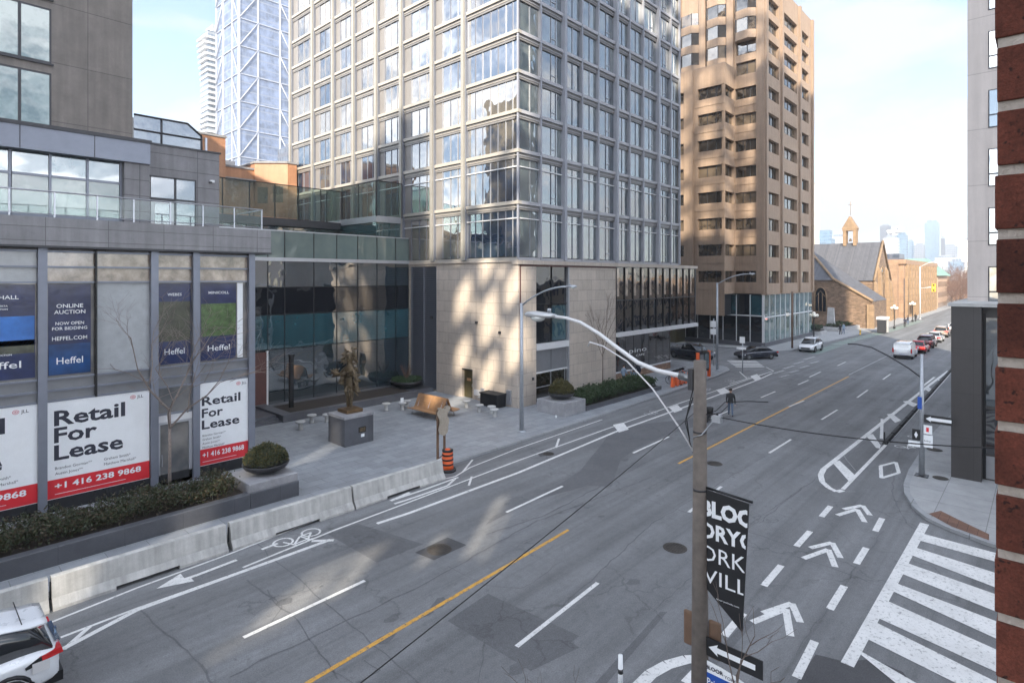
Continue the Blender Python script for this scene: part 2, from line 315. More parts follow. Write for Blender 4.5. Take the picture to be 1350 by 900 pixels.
def textpolys(s,bold=0.):
    k=(s,bold)
    if k in _tc: return _tc[k]
    c=bpy.data.curves.new('t','FONT'); c.body=s; c.size=1; c.offset=bold; c.resolution_u=2
    o=bpy.data.objects.new('t',c); COL.objects.link(o)
    dg=bpy.context.evaluated_depsgraph_get(); me=bpy.data.meshes.new_from_object(o.evaluated_get(dg))
    vs=[(v.co.x,v.co.y) for v in me.vertices]; fs=[tuple(p.vertices) for p in me.polygons]
    bpy.data.objects.remove(o); bpy.data.curves.remove(c); bpy.data.meshes.remove(me)
    _tc[k]=(vs,fs); return _tc[k]
def text(mb,fr,s,u,z,h,d,m,bold=0.,w=None,align='L',clip=None):
    vs,fs=textpolys(s,bold)
    if not vs: return
    x0=min(v[0] for v in vs); x1=max(v[0] for v in vs); cap=.7
    k=h/cap; kx=(w/(x1-x0)) if w else k
    if align=='C': u-=(x1-x0)*kx/2
    if align=='R': u-=(x1-x0)*kx
    pts=[(u+(x-x0)*kx, z+y*k) for x,y in vs]
    if clip:
        bm=bmesh.new(); bv=[bm.verts.new((x,y,0)) for x,y in pts]
        for f in fs:
            try: bm.faces.new([bv[i] for i in f])
            except ValueError: pass
        for cx,nx in ((clip[0],-1),(clip[1],1)):
            bmesh.ops.bisect_plane(bm,geom=bm.verts[:]+bm.edges[:]+bm.faces[:],plane_co=(cx,0,0),plane_no=(nx,0,0),clear_outer=True)
        bm.verts.index_update(); pts=[(v.co.x,v.co.y) for v in bm.verts]; fs=[tuple(v.index for v in f.verts) for f in bm.faces]; bm.free()
    mb.raw([fr.p(a,b,d) for a,b in pts],fs,m)
# ================================================================== GROUND
def gy(u,v): return G(u,v)
mb=MB(); mb.box(-400,2200,-1500,2200,-.6,-.02,'asphalt_old'); struct(mb,'ground')
mb=MB(); mb.face([(-60,3.0,0),(420,3.0,0),(420,24.5,0),(-60,24.5,0)],'asphalt'); struct(mb,'road')
mb=MB(); mb.face([(57,24.5,.0),(75.5,24.5,.0),(75.5,140,.0),(57,140,.0)],'asphalt'); mb.face([(2,-90,.0),(27,-90,.0),(27,3,0),(2,3,0)],'asphalt'); struct(mb,'side_street')
# left pavement and plaza
CL=[(-60,21.1),(3,21.15),(19,21.45),(30,21.6),(44,22.0),(52,22.4),(56.3,22.9)]
kerbL=CL+[(58.2,24.0),(58.8,26.5),(58.8,140),(-60,140)]
def inset(poly,side,w):
    out=[]
    n=len(poly)
    for i in range(n):
        a=Vector(poly[max(i-1,0)]);b=Vector(poly[min(i+1,n-1)]); d=(b-a).normalized(); nn=Vector((-d.y,d.x))*side*w; p=Vector(poly[i])+nn; out.append((p.x,p.y))
    return out
def pavement(name,edge,rest,side,mat,z=.13):
    k=MB(); e2=inset(edge,side,.22); n=len(edge)
    for i in range(n-1):
        a,b=edge[i],edge[i+1]; c,d=e2[i+1],e2[i]
        k.face([(a[0],a[1],-.01),(b[0],b[1],-.01),(b[0],b[1],z),(a[0],a[1],z)],'kerb')
        k.face([(a[0],a[1],z),(b[0],b[1],z),(c[0],c[1],z+.003),(d[0],d[1],z+.003)],'kerb')
    struct(k,'kerb')
    p=MB(); p.face([(x,y,z+.001) for x,y in e2+rest],mat); struct(p,name)
eL=CL+[(58.2,24.0),(58.8,26.5),(58.8,140)]
pavement('plaza',eL,[(-60,140)],1,'paving')
eL2=[(74.5,140),(74.5,27),(75.3,24.5),(77.5,23.4),(88,23.0),(102,22.3),(125,21.4),(160,21.2),(420,21.5)]
pavement('pavement',eL2,[(420,140)],1,'paving_plain')
eR=[(420,4.6),(120,4.6),(70,4.5),(50,4.6),(40,4.95),G(1212,600),G(1198,622),G(1191,641),G(1192,653),G(1203,671),G(1221,686),G(1246,698),G(1274,709),G(1303,720),(25.2,-.4),(24.9,-90)]
eR=list(reversed([(x,y) for x,y in eR]))
pavement('pavement',eR,[(420,-90)],-1,'paving_plain')
mb=MB(); mb.prism([(-60,5.4),(8,5.4),(10,5.1),(11.4,4.6),(11.9,3.3),(12,-90),(-60,-90)],-.01,.13,'paving_plain'); struct(mb,'pavement')
mb=MB(); mb.face([(p[0],p[1],.139) for p in (G(1224,677,.13),G(1240,673,.13),G(1262,684,.13),G(1304,704,.13),G(1304,712,.13),G(1255,694,.13))],'tactile'); struct(mb,'ramp')
# markings --------------------------------------------------------
rm=MB(); Z1=.006
_zc=[0]
def zs(z):
    _zc[0]=(_zc[0]+1)%60; return z+_zc[0]*.00009
def gp(pts,m='road_white',z=Z1): z=zs(z); rm.face([(*G(u,v),z) for u,v in pts],m)
def gline(pts,w,m='road_white',z=Z1):
    P=[Vector(G(*p)) for p in pts]; wl(P,w,m,z)
def wl(P,w,m='road_white',z=Z1):
    P=[Vector(p) for p in P]
    for i in range(len(P)-1):
        a,b=P[i],P[i+1]; d=(b-a); l=d.length
        if l<1e-4: continue
        d/=l; n=Vector((-d.y,d.x))*w/2; z_=zs(z)
        rm.face([(a.x-n.x,a.y-n.y,z_),(b.x-n.x,b.y-n.y,z_),(b.x+n.x,b.y+n.y,z_),(a.x+n.x,a.y+n.y,z_)],m)
# centre line (yellow), dashes
gline([(395,906),(405,900),(580,797),(749.6,698)],.13,'road_yellow'); gline([(894.4,611),(1000,556.7),(1119,496)],.13,'road_yellow')
gline([(1119,494),(1200,454),(1262,424)],.12,'road_worn')
for a,b in (((321,840),(481,765)),((667.6,675),(741.6,640.6)),((834.6,597),(882,575.5)),((935,552),(962,541)),((1003,524),(1022,516)),((1052,507),(1066,501)),
            ((681,852),(788,768)),((908,675),(951,641)),((1014,597),(1043,579)),((1083,553),(1104,540)),((1130,524),(1144,514)),((1164,500),(1174,493)),((1040,536),(1060,528)),((1067,497),(1082,490)),((1104,482),(1115,477))):
    gline([a,b],.13)
# left bike lane: buffer lines and slots
gline([(83,855),(180,804),(436,711),],.17); gline([(497,690),(540,675.9),(683,623),(812.6,568.6),(931.8,526),(1000,500.4),(1018,492)],.17)
gline([(80,840),(180,802),(310,756)],.10); gline([(320,748),(440,699),(540,661.5),(683,607),(812,561),(900,530),(1016,490)],.10)
gline([(60,823),(180,775),(300,731),(436,678),(560,637),(600,628),(620,616),(683,591),(794,553)],.09)
gline([(84,856),(118,826)],.13); gline([(411,713),(440,712)],.16); gline([(618,640),(622,628)],.1); gline([(733,590),(737,578)],.12); gline([(610,622),(623,606)],.1)
for a,b,c,d in (((808,560),(822,557),(829,566),(816,570)),((882,537),(893,533.5),(900,540),(889,544)),((944,514),(955,511),(963,517),(951,520)),((989,496),(998,493),(1004,499),(996,502))): gp([a,b,c,d],z=Z1+.002)
# arrows + bicycle symbols, left lane
gp([(206,776),(238,756),(243,762),(258,757),(260,759),(252,762),(256,766)]); gline([(257,759),(312,738)],.14)
def bike(org,d,s=1.,m='road_white'):
    """bicycle stencil laid on the lane; org centre, d heading angle"""
    c,sn=math.cos(d),math.sin(d)
    def T(x,y): return (org[0]+(x*c-y*sn)*s, org[1]+(x*sn+y*c)*s)
    for cx in (-.55,.55):
        pts=[T(cx+.34*math.cos(t*math.pi/6),.34*math.sin(t*math.pi/6)) for t in range(13)]
        wl(pts,.08*s,m)
    for a,b in (((-.55,0),(-.1,0)),((-.1,0),(.35,.45)),((-.2,.42),(.35,.45)),((-.1,0),(-.22,.5)),((-.55,0),(-.2,.42)),((.55,0),(.33,.6)),((.33,.6),(.5,.62)),((-.33,.52),(-.12,.52))):
        wl([T(*a),T(*b)],.08*s,m)
bike(G(392,708),math.pi+.02,.95)
gline([(345,724),(366,716)],.13)
gline([(515,660),(560,645),(604,629)],.13); gline([(520,664),(548,655),(590,640)],.13); gline([(515,660),(540,649)],.16); gline([(590,640),(600,631)],.12)
for q in ((858,544),(893,510),(930,513),(962,502),(982,497)):
    bike(G(*q),math.pi+.1,.8,'road_worn')
gline([(962,506),(1020,489),(1010,484)],.1); gline([(985,499),(975,490)],.1)
for k in range(5):
    gline([(950+k*2.6+9,476.6+k*1.9-1),(988+k*2.6+9,476.6+k*1.9-1)],.45)
for q in ((1020,492),(1033,486),(1046,480),(1060,474)):
    gline([(q[0],q[1]),(q[0]+14,q[1]-4)],.35,'road_worn'); gline([(q[0]+8,q[1]+5),(q[0]+20,q[1]+2)],.3,'road_worn')
# green lane
gr=[(88,20.5),(88,22.0),(100,21.6),(125,20.6),(150,20.5),(150,19.2),(125,19.2),(100,20.1)]
rm.face([(x,y,Z1) for x,y in gr],'road_green'); rm.face([(x,y,Z1) for x,y in ((76,20.2),(76,21.3),(84,21.6),(87,21.6),(87,20.2))],'road_green')
for k in range(14): wl([(89+k*4.4,21.7-k*.07),(91+k*4.4,20.4-k*.08)],.3,'road_worn',Z1+.003)
# right bike lane box
gline([(1110,648),(1128,648)],.01)
gline([(1128,620),(1116,606),(1110,596)],.01)
pl=[(1096,606),(1200,520),(1218,506),(1250,486)]
gline([(1086,618),(1172,550),(1226,507),(1250,489)],.22); gline([(1111,645),(1166,588),(1228,520),(1254,490)],.16)
gline([(1086,618),(1082,626),(1084,635),(1093,643),(1103,648),(1111,646)],.24)
gp([(1097,609),(1107,607),(1128,627),(1119,634)]); gp([(1141,573),(1151,572),(1161,587),(1160,591),(1155,590)]); gline([(1163,552),(1162,578)],.16)
gp([(1169,546),(1176,545),(1188,554),(1180,557)]); gp([(1190,529),(1198,528),(1211,533),(1204,536)]); gp([(1216,511),(1224,510),(1232,515),(1226,517)]); gline([(1236,500),(1244,504)],.2); gline([(1214,511),(1232,497)],.18)
# diamond + bicycle, right lane
D=[(1161,614),(1181,609),(1185,623),(1162,630)]
gline(D+[D[0]],.16)
bike(G(1195,588),math.pi/2+.9,.72); bike(G(1209,575),math.pi/2+.9,.6)
# chevrons
for c in ([((1006,808),(1044,795)),((1044,795),(1055,820)),((992,820),(1036,802)),((1036,802),(1042,838))],
          [((1068,722),(1097,715)),((1097,715),(1108,735)),((1059,736),(1092,724)),((1092,724),(1101,747))],
          [((1112,671),(1137,666)),((1137,666),(1147,679)),((1104,679),(1130,671)),((1130,671),(1140,688))]):
    for a,b in c: gline([a,b],.19)
for a,b in (((1050,893),(1074,845)),((1094,803),(1113,772)),((1129,743),(1142,722)),((1154,700),(1163,683)),((1007,772),(1030,745)),((1050,720),(1068,700)),((1083,681),(1095,667)),((955,838),(980,808))):
    gline([a,b],.2)
# zebra
gline([(1219,690),(1117,876)],.28)
for s in ((1215,703,1340,736,1340,748,1211,712),(1205,721,1340,764,1340,785,1200,731),(1193,741,1340,793,1340,817,1186,755),(1180,768,1340,829,1340,854,1172,777),(1163,789,1340,868,1340,898,1150,811),
          (1148,817,1340,912,1330,935,1135,838),(1129,855,1300,953,1260,965,1134,862)):
    gp([(s[0],s[1]),(s[2],s[3]),(s[4],s[5]),(s[6],s[7])],z=Z1+.003)
# white curves bottom centre
gline([(840,906),(858,888),(880,876),(905,869),(925,868)],.3); gline([(903,900),(920,882)],.2)
struct(rm,'road_markings')
# repair patches, cracks, oil
rp=MB()
def patch(pts,m,z=.003): rp.face([(*G(u,v),z) for u,v in pts],m)
patch([(432,704),(472,690),(558,717),(497,741)],'asphalt_patch'); patch([(547,728),(590,708),(615,718),(572,738)],'asphalt_dark',.0038)
patch([(643,782),(764,853),(700,884),(590,818)],'asphalt_patch'); patch([(643,782),(764,838),(700,884),(620,836)],'asphalt_patch',.0045)
patch([(800,577),(835,560),(900,553),(985,545),(940,556),(880,572),(840,590),(818,606),(806,641),(775,640),(700,660),(640,692),(650,680),(720,650),(765,620)],'asphalt_patch',.0036)
patch([(1050,900),(1075,862),(1115,872),(1150,868),(1190,885),(1205,905),(1180,925),(1060,915)],'asphalt_dark',.004)
patch([(900,905),(1000,800),(1008,806),(912,912)],'asphalt_patch',.003); patch([(780,905),(870,806),(880,806),(796,905)],'asphalt_patch',.003)
patch([(709,598),(722,595),(727,599),(712,602)],'asphalt_dark',.0042)
def crk(pts,w=.022,m='asphalt_patch'):
    out=[]
    P=[Vector(G(*p)) for p in pts]
    for i in range(len(P)-1):
        n=max(2,int((P[i+1]-P[i]).length/.35))
        for k in range(n): 
            q=P[i].lerp(P[i+1],k/n); out.append(q+Vector((random.uniform(-.05,.05),random.uniform(-.05,.05))))
    out.append(P[-1])
    for i in range(len(out)-1):
        a,b=out[i],out[i+1]; d=(b-a)
        if d.length<1e-4: continue
        d.normalize(); n=Vector((-d.y,d.x))*w/2*random.uniform(.6,1.4)
        rp.face([(a.x-n.x,a.y-n.y,.0052),(b.x-n.x,b.y-n.y,.0052),(b.x+n.x,b.y+n.y,.0052),(a.x+n.x,a.y+n.y,.0052)],m)
crk([(180,800),(240,850),(285,905)],.05); crk([(325,764),(390,815),(445,895)],.045); crk([(350,777),(370,800),(352,830)],.03)
crk([(430,880),(470,900),(500,885),(480,870)]); crk([(590,745),(640,770),(690,775),(740,740)]); crk([(680,720),(720,700)]); crk([(740,800),(860,690),(1010,600)],.035); crk([(640,840),(630,900)],.035); crk([(860,806),(990,690),(1120,600),(1185,545)],.03)
crk([(985,720),(1040,730),(1130,760),(1200,790)],.03); crk([(1000,690),(1060,640),(1100,655)],.03); crk([(1050,860),(1120,760),(1165,700)],.03); crk([(1190,590),(1178,620),(1176,650),(1195,690),(1240,720)],.05)
crk([(930,590),(1060,530),(1180,470)],.06,'asphalt_patch'); crk([(300,892),(420,835),(560,770),(700,690),(860,628)],.05,'asphalt_patch'); crk([(640,705),(720,678),(870,600),(960,568)],.06,'asphalt_patch')
for (a_,b_,w_) in (((8,7),(8.6,20),.04),((21,6),(21.6,17.6),.035),((33,8),(33.5,17),.035),((47,6),(47.6,19),.05),((62,7),(62.4,20),.06)):
    n_=24; P_=[Vector(a_).lerp(Vector(b_),i/n_)+Vector((random.uniform(-.06,.06),0)) for i in range(n_+1)]
    for i in range(n_):
        p,q=P_[i],P_[i+1]; rp.face([(p.x-w_/2,p.y,.0046),(p.x+w_/2,p.y,.0046),(q.x+w_/2,q.y,.0046),(q.x-w_/2,q.y,.0046)],'asphalt_patch')
for _ in range(70):
    cx_,cy_=random.uniform(3,60),random.choice([15.8,9.,12.6,17,7.2])+random.gauss(0,.5); rr__=random.uniform(.04,.2)
    rp.face([(cx_+rr__*random.uniform(.6,1.3)*1.6*math.cos(t_*math.pi/5),cy_+rr__*random.uniform(.6,1.3)*math.sin(t_*math.pi/5),.0049) for t_ in range(10)],'asphalt_patch')
rp_o=struct(rp,'road_patches')
def manhole(u,v,r,label,z=.008):
    x,y=G(u,v); k=MB(); k.lathe([(r,0),(r,.012),(r*.9,.014),(r*.86,.008)],(x,y,z-.002),'iron',24)
    t=thing('manhole_cover',label,'manhole cover',(x,y,0)); k.build('frame',t)
    k=MB(); k.lathe([(r*.84,0),(r*.84,.006),(.01,.008)],(x,y,z),'iron',24)
    for a in range(-3,4):
        w=math.sqrt(max(0,1-(a/4)**2))*r*.8; k.box(x-w,x+w,y+a*r*.21-.015,y+a*r*.21+.015,z+.006,z+.018,'iron')
    k.build('lid',t)
manhole(579,724,.42,'round iron manhole cover in the square dark patch of the near lane'); manhole(890,722,.4,'iron manhole cover beside the grey pole, right of the yellow line',.006)
manhole(942,611,.38,'faint manhole cover left of the yellow line end',.006); manhole(1232,596,.35,'round cover set in the right pavement beside the signpost',.142)
manhole(1240,634,.3,'small cover in the right pavement near the kerb corner',.142); manhole(723,598,.3,'dark cover in the left cycle lane by its buffer')
# ================================================================== RETAIL BUILDING (left)
T=thing('retail_building','grey clad retail building with a glazed ground floor covered in lease posters','building',(4,28.2,0))
F=FY(28.2); X0=-14
k=MB(); k.box(X0,11.95,28.36,46,0,10.4,'retail_cladding'); k.build('wall',T)
k=MB(); k.box(X0,11.95,28.2,28.36,.0,.62,'black_granite'); k.box(11.95,12.0,28.2,46,0,10.4,'retail_cladding'); k.build('plinth',T)
k=MB()
k.box(X0,12.67,27.85,46,10.42,11.5,'retail_cladding'); k.box(X0,12.69,27.82,46,10.34,10.42,'dark_metal'); k.build('parapet',T)
POST=[-3.6,-.0,3.95,7.72,9.38,11.85]
for x in POST:
    k=MB(); k.box(x-.14,x+.14,28.06,28.36,.02,10.34,'alu_blue'); k.build('mullion',T)
k=MB(); k.box(5.62,5.68,28.1,28.36,4.4,10.34,'black_metal'); k.build('mullion',T)
k=MB()
for z in (10.22,9.62,9.02,5.28,4.83,4.42): k.box(X0,11.71,28.2,28.36,z-.035,z+.035,'alu_blue')
k.build('transom',T)
bays=[(-3.46,-.14),(.14,3.81),(4.09,5.62),(5.68,7.58),(7.86,9.24),(9.52,11.71)]
for i,(a,b) in enumerate(bays):
    k=MB()
    F.quad(k,a,b,9.655,10.18,-.12,'blind_warm_reflect' if i>1 else 'blind'); F.quad(k,a,b,9.055,9.58,-.12,'blind_warm_reflect' if i>1 else 'blind')
    F.quad(k,a,b,5.315,8.98,-.12,'blind' if i==3 else 'glass_retail'); k.build('window',T)
    k=MB(); F.quad(k,a,b,4.865,5.245,-.12,'grey_panel'); F.quad(k,a,b,4.455,4.795,-.12,'grey_panel'); k.build('spandrel_panel',T)
# shop door bay
k=MB(); F.quad(k,7.86,9.24,3.25,4.4,-.12,'glass_retail'); F.box(k,7.86,9.24,2.9,3.2,-.12,-.02,'alu_white'); F.box(k,7.86,9.24,3.2,3.27,-.12,0,'alu_blue'); k.build('window',T)
k=MB(); F.quad(k,7.86,9.2,.2,2.85,-.10,'glass_retail'); F.box(k,7.86,9.24,2.8,2.9,-.1,0,'alu'); F.box(k,7.86,7.96,.15,2.8,-.1,0,'alu'); F.box(k,9.1,9.24,.15,2.8,-.1,0,'alu'); F.box(k,7.96,9.1,.15,.3,-.1,0,'alu'); F.box(k,8.0,8.04,1.0,1.5,0,.05,'rail_steel'); k.build('door',T)
# balcony rail
k=MB()
for x in (-4.,-1.5,.3,1.7,2.97,4.3,5.66,6.93,8.3,9.63,11.0,12.3): k.box(x-.025,x+.025,28.02,28.07,11.5,12.5,'rail_steel')
k.tube([(X0,28.04,12.5),(12.32,28.04,12.5)],.03,'rail_steel'); k.tube([(X0,28.04,11.62),(12.32,28.04,11.62)],.02,'rail_steel'); k.tube([(12.32,28.04,12.5),(12.32,31.,12.5)],.03,'rail_steel')
rr=k.build('balcony_rail',T)
m,nt,b=nodes('clear_glass'); b.inputs['Transmission Weight'].default_value=1; b.inputs['Roughness'].default_value=.0; b.inputs['IOR'].default_value=1.35; b.inputs['Base Color'].default_value=(.80,.88,.86,1)
m,nt,b=nodes('terrace_glass'); b.inputs['Transmission Weight'].default_value=.95; b.inputs['Roughness'].default_value=.0; b.inputs['IOR'].default_value=1.6; b.inputs['Base Color'].default_value=(.50,.62,.58,1); bump(nt,b,noise(nt,.6,2,.5),.12,.2)
k=MB(); k.box(X0,12.3,28.035,28.047,11.66,12.44,'clear_glass'); k.build('glass_panel',rr)
# upper storey
F2=FY(31.)
k=MB(); k.box(X0,8.2,31.2,46,11.5,15.3,'retail_panel'); k.box(8.2,11.42,31.0,46,11.5,15.5,'retail_panel') ; k.build('wall',T)
k=MB(); k.box(X0,8.2,30.5,31.2,14.45,15.4,'alu_blue'); k.box(X0,8.25,30.44,31.3,15.4,15.55,'dark_metal'); k.box(8.2,11.5,30.95,31.1,15.5,15.58,'dark_metal')
k.box(-1.2,-1.17,30.485,30.5,14.45,15.4,'dark_metal'); k.box(3.55,3.58,30.485,30.5,14.45,15.4,'dark_metal'); k.box(6.05,6.08,30.485,30.5,14.45,15.4,'dark_metal'); k.build('fascia',T)
k=MB(); k.box(7.2,8.19,30.6,31.2,11.5,14.44,'retail_panel'); k.build('column',T)
for a,b_ in ((-1.,1.9),(1.95,3.3),(3.38,4.6),(4.66,5.9),(5.96,7.15)):
    k=MB(); F2.box(k,a,b_,13.55,14.42,-.15,-.05,'glass_green'); F2.box(k,a,b_,11.9,13.45,-.15,-.05,'glass_curtain')
    F2.box(k,a,b_,13.45,13.55,-.15,.0,'alu_blue'); F2.box(k,b_-.04,b_+.05,11.5,14.44,-.15,.03,'alu_blue'); F2.box(k,a,b_,11.5,11.9,-.15,-.03,'alu_blue'); k.build('window',T)
k=MB(); F2.box(k,8.35,9.35,13.0,13.95,.0,.04,'glass_sky'); F2.box(k,9.42,10.25,13.0,13.95,.0,.04,'glass_sky'); F2.box(k,9.42,10.25,11.6,12.95,.0,.04,'glass_sky'); F2.box(k,8.35,9.35,11.6,12.8,.0,.03,'alu_white')
F2.box(k,8.5,9.2,11.7,12.7,.03,.045,'glass_sky'); F2.box(k,9.33,9.43,11.6,14.,.0,.06,'dark_metal'); F2.box(k,8.28,10.32,13.95,14.03,0,.06,'dark_metal'); F2.box(k,10.25,10.32,11.6,13.95,0,.06,'dark_metal'); F2.box(k,8.35,10.25,12.9,13.0,0,.05,'dark_metal'); k.build('window',T)
k=MB(); k.box(10.95,11.15,30.85,31.0,14.0,14.12,'alu_white'); k.box(10.9,11.0,30.78,30.9,13.95,14.02,'dark_metal'); k.build('wall_light',T)
# glazed roof screen
k=MB(); zt=17.5; P1=[(8.4,16.2),(8.4,zt+.02),(10.9,zt+.0),(11.6,16.95),(11.6,15.75)]
k.face([(x,34,z) for x,z in [(8.4,15.6),(11.6,15.6),(11.6,16.95),(10.9,17.5),(8.4,17.5)]],'glass_sky')
for a,b_ in (((8.4,17.5),(10.9,17.5)),((10.9,17.5),(11.6,16.95)),((8.4,16.75),(11.6,16.75)),((9.65,15.6),(9.65,17.5)),((11.6,16.95),(11.6,15.6))): k.tube([(a[0],33.96,a[1]),(b_[0],33.96,b_[1])],.045,'dark_metal',4)
k.box(11.8,11.9,34,34.1,15.5,16.9,'rail_steel'); k.box(8.4,11.6,34.1,36,15.4,15.6,'dark_metal'); k.build('roof_screen',T)
T2=thing('concrete_tower','tall plain dark concrete tower with big windows above the retail building','building',(2,34,15))
k=MB(); k.box(-30,8.36,34.05,52,0,31,'tower_concrete'); k.build('wall',T2)
Ft=FY(34.05)
for z in (16.15,19.15,22.15,25.15,28.2):
    for a,b_ in ((-4.5,-.4),(.9,5.1)):
        k=MB(); Ft.box(k,a,b_,z,z+2.55,-.1,.02,'dark_metal'); Ft.quad(k,a+.08,(a+b_)/2+.9,z+.08,z+2.45,.035,'glass_curtain'); Ft.quad(k,(a+b_)/2+1.02,b_-.08,z+.08,z+2.45,.035,'glass_curtain'); Ft.box(k,a-.05,b_+.08,z-.08,z,-.1,.08,'dark_metal'); k.build('window',T2)
k=MB(); Ft.box(k,-6,5.35,15.6,30,-.1,.01,'grey_panel') if False else None
rb=MB(); rb.box(8.45,11.2,37,41,15.5,18.05,'concrete'); rb.box(9.0,9.04,38,38.04,18,18.6,'galv'); rb.box(9.6,9.64,38,38.04,18,18.5,'galv')
setp(rb.build('roof_plant_room'),'pale concrete plant room on the roof behind the slanted glass screen','plant room')
# ---------------- posters
def lease(u0,u1,z0,z1,label,narrow=False,cut=None):
    t=thing('lease_poster',label,'poster',((u0+u1)/2,28.2,z0),'retail lease posters')
    h=z1-z0; w=u1-u0
    k=MB(); F.box(k,u0,u1,z0,z1,-.1,-.02,'sign_white'); k.build('board',t)
    k=MB(); F.quad(k,u0,u1,z0+.02,z0+h*.20,-.016,'sign_red'); k.build('red_band',t)
    k=MB(); 
    if narrow:
        for i,s in enumerate(('Retail','For','Lease')): text(k,F,s,u0+.12,z1-h*(.27,.415,.555)[i],h*.105,-.012,'ink',.022,w=w*(.78,.42,.76)[i])
        for i,s in enumerate(('Brandon Gorman**','Graham Smith*','Austin Jones**','Matthew Marshall*')): text(k,F,s,u0+.15,z0+h*(.355-i*.048),h*.024,-.012,'ink')
    else:
        for i,s in enumerate(('Retail','For','Lease')): text(k,F,s,u0+.22,z1-h*(.245,.42,.60)[i],h*.15,-.012,'ink',.025,w=w*(.68,.40,.66)[i])
        for i,(s,q) in enumerate((('Brandon Gorman**','Graham Smith*'),('Austin Jones**','Matthew Marshall*'))):
            text(k,F,s,u0+.25,z0+h*(.30-i*.055),h*.028,-.012,'ink'); text(k,F,q,u0+w*.53,z0+h*(.30-i*.055),h*.028,-.012,'ink')
    k.build('lettering',t)
    k=MB(); text(k,F,'+1 416 238 9868',u0+w*.07,z0+h*.10,h*.06,-.012,'sign_white',.025,w=w*.84); F.quad(k,u0+w*.07,u0+w*.75,z0+h*.045,z0+h*.05,-.012,'sign_white'); k.build('phone_number',t)
    k=MB(); lx=u1-w*(.17 if not narrow else .2); r=.085
    for q in range(5):
        k.face([F.p(lx-.02+(r-q*.016)*math.cos(t_*math.pi/10)*1.2,z1-.2+(r-q*.016)*math.sin(t_*math.pi/10),-.012+q*.0015) for t_ in range(20)],'logo_pink' if q%2==0 else 'sign_white')
    text(k,F,'JLL',lx+.13,z1-.26,.12,-.012,'ink',.01); k.build('logo',t)
lease(.2,3.81,.62,4.38,'white and red lease poster at the left edge of the picture')
lease(4.09,7.55,.62,4.38,'wide white and red lease poster between the left mullion and the bare tree')
lease(9.52,11.72,.62,4.38,'narrow white and red lease poster at the right corner of the retail building',True)
def banner(u0,u1,label,lines,art=None):
    t=thing('gallery_poster',label,'poster',((u0+u1)/2,28.2,5.4),'navy gallery posters in the first floor windows')
    z0,z1=5.4,8.95; k=MB(); F.quad(k,u0,u1,z0,z1,-.105,'navy'); k.build('sheet',t)
    if art:
        k=MB()
        for (a,b_,m_) in art: F.quad(k,u0+.02,u1-.02,z0+a,z0+b_,-.10,m_)
        k.build('picture',t)
    k=MB(); c=(u0+u1)/2
    for s,z,h in lines: text(k,F,s,c,z0+z,h,-.095,'sign_white',.01,align='C',w=min((u1-u0)*.82,(len(s)*.95*h)))
    text(k,F,'Heffel',c,z0+.42,.26,-.095,'sign_white',.005,align='C',w=(u1-u0)*.62); k.build('lettering',t)
banner(1.6,3.75,'blue seascape gallery poster at the far left window',[('S PENHALL',3.0,.14),('AN ALBERTA',2.72,.06),('COLLECTION',2.6,.06),('ONLINE AUCTION',.9,.06)],[(1.25,2.35,'art_sky'),(.95,1.45,'art_land')])
banner(4.14,5.5,'plain navy gallery poster announcing an online auction',[('ONLINE',2.62,.15),('AUCTION',2.38,.15),('NOW OPEN',1.95,.12),('FOR BIDDING',1.75,.12),('HEFFEL.COM',1.35,.15)],[(0.02,1.2,'navy_blue')])
banner(7.9,9.2,'dark landscape gallery poster behind the bare tree',[('WEBES',3.0,.12)],[(1.0,2.75,'art_land')])
banner(9.62,11.2,'green garden gallery poster in the rightmost first floor window',[('MINICOLL',3.05,.12)],[(1.1,2.6,'art_green')])
k=MB(); F.quad(k,11.24,11.5,5.4,8.95,-.10,'sign_white'); o=k.build('paper_strip'); setp(o,'white paper strip in the window beside the green garden poster','paper strip')
# ================================================================== ATRIUM
T=thing('glass_pavilion','dark glass pavilion with roof terrace between retail building and tower','building',(24,41.3,0))
F=FY(39.2); mx=[15.8,17.6,18.8,21.0,22.85,24.65,26.4,28.2,29.9]
k=MB(); k.box(12,29.55,39.4,60,0,11.4,'dark_metal'); k.build('core',T)
zz=[(.45,4.22,'glass_atrium'),(4.28,6.6,'glass_teal'),(6.66,8.5,'glass_black'),(8.56,10.35,'glass_atrium'),(10.6,12.45,'glass_balustrade')]
for i in range(len(mx)-1):
    for z0,z1,m_ in zz:
        if i==0 and z0<1: continue
        b_=min(mx[i+1],29.55)
        k=MB(); F.box(k,mx[i]+.03,b_-.03,z0,z1,-.05,0,m_); k.build('glass_pane',T)
k=MB(); 
for x in mx[:-1]: F.box(k,x-.03,x+.03,.45,12.47,-.08,.03,'black_metal')
for z in (4.25,6.63,8.53): F.box(k,13,29.5,z-.03,z+.03,-.08,.02,'black_metal')
F.box(k,12,29.55,10.35,10.6,-.1,.12,'alu'); F.box(k,12,29.55,12.43,12.51,-.08,.05,'alu'); k.build('mullion',T)
k=MB(); F.box(k,16.1,17.5,.45,4.1,.01,.05,'door_red'); F.box(k,16.0,16.1,.45,4.2,-.1,.07,'alu_white'); F.box(k,17.5,17.62,.45,4.2,-.1,.07,'alu_white'); k.build('door',T)
k=MB(); k.box(12,13.4,39.2,39.38,0,10.35,'dark_metal'); k.box(13.4,15.77,39.25,39.38,0,10.35,'glass_atrium'); k.build('wall',T)
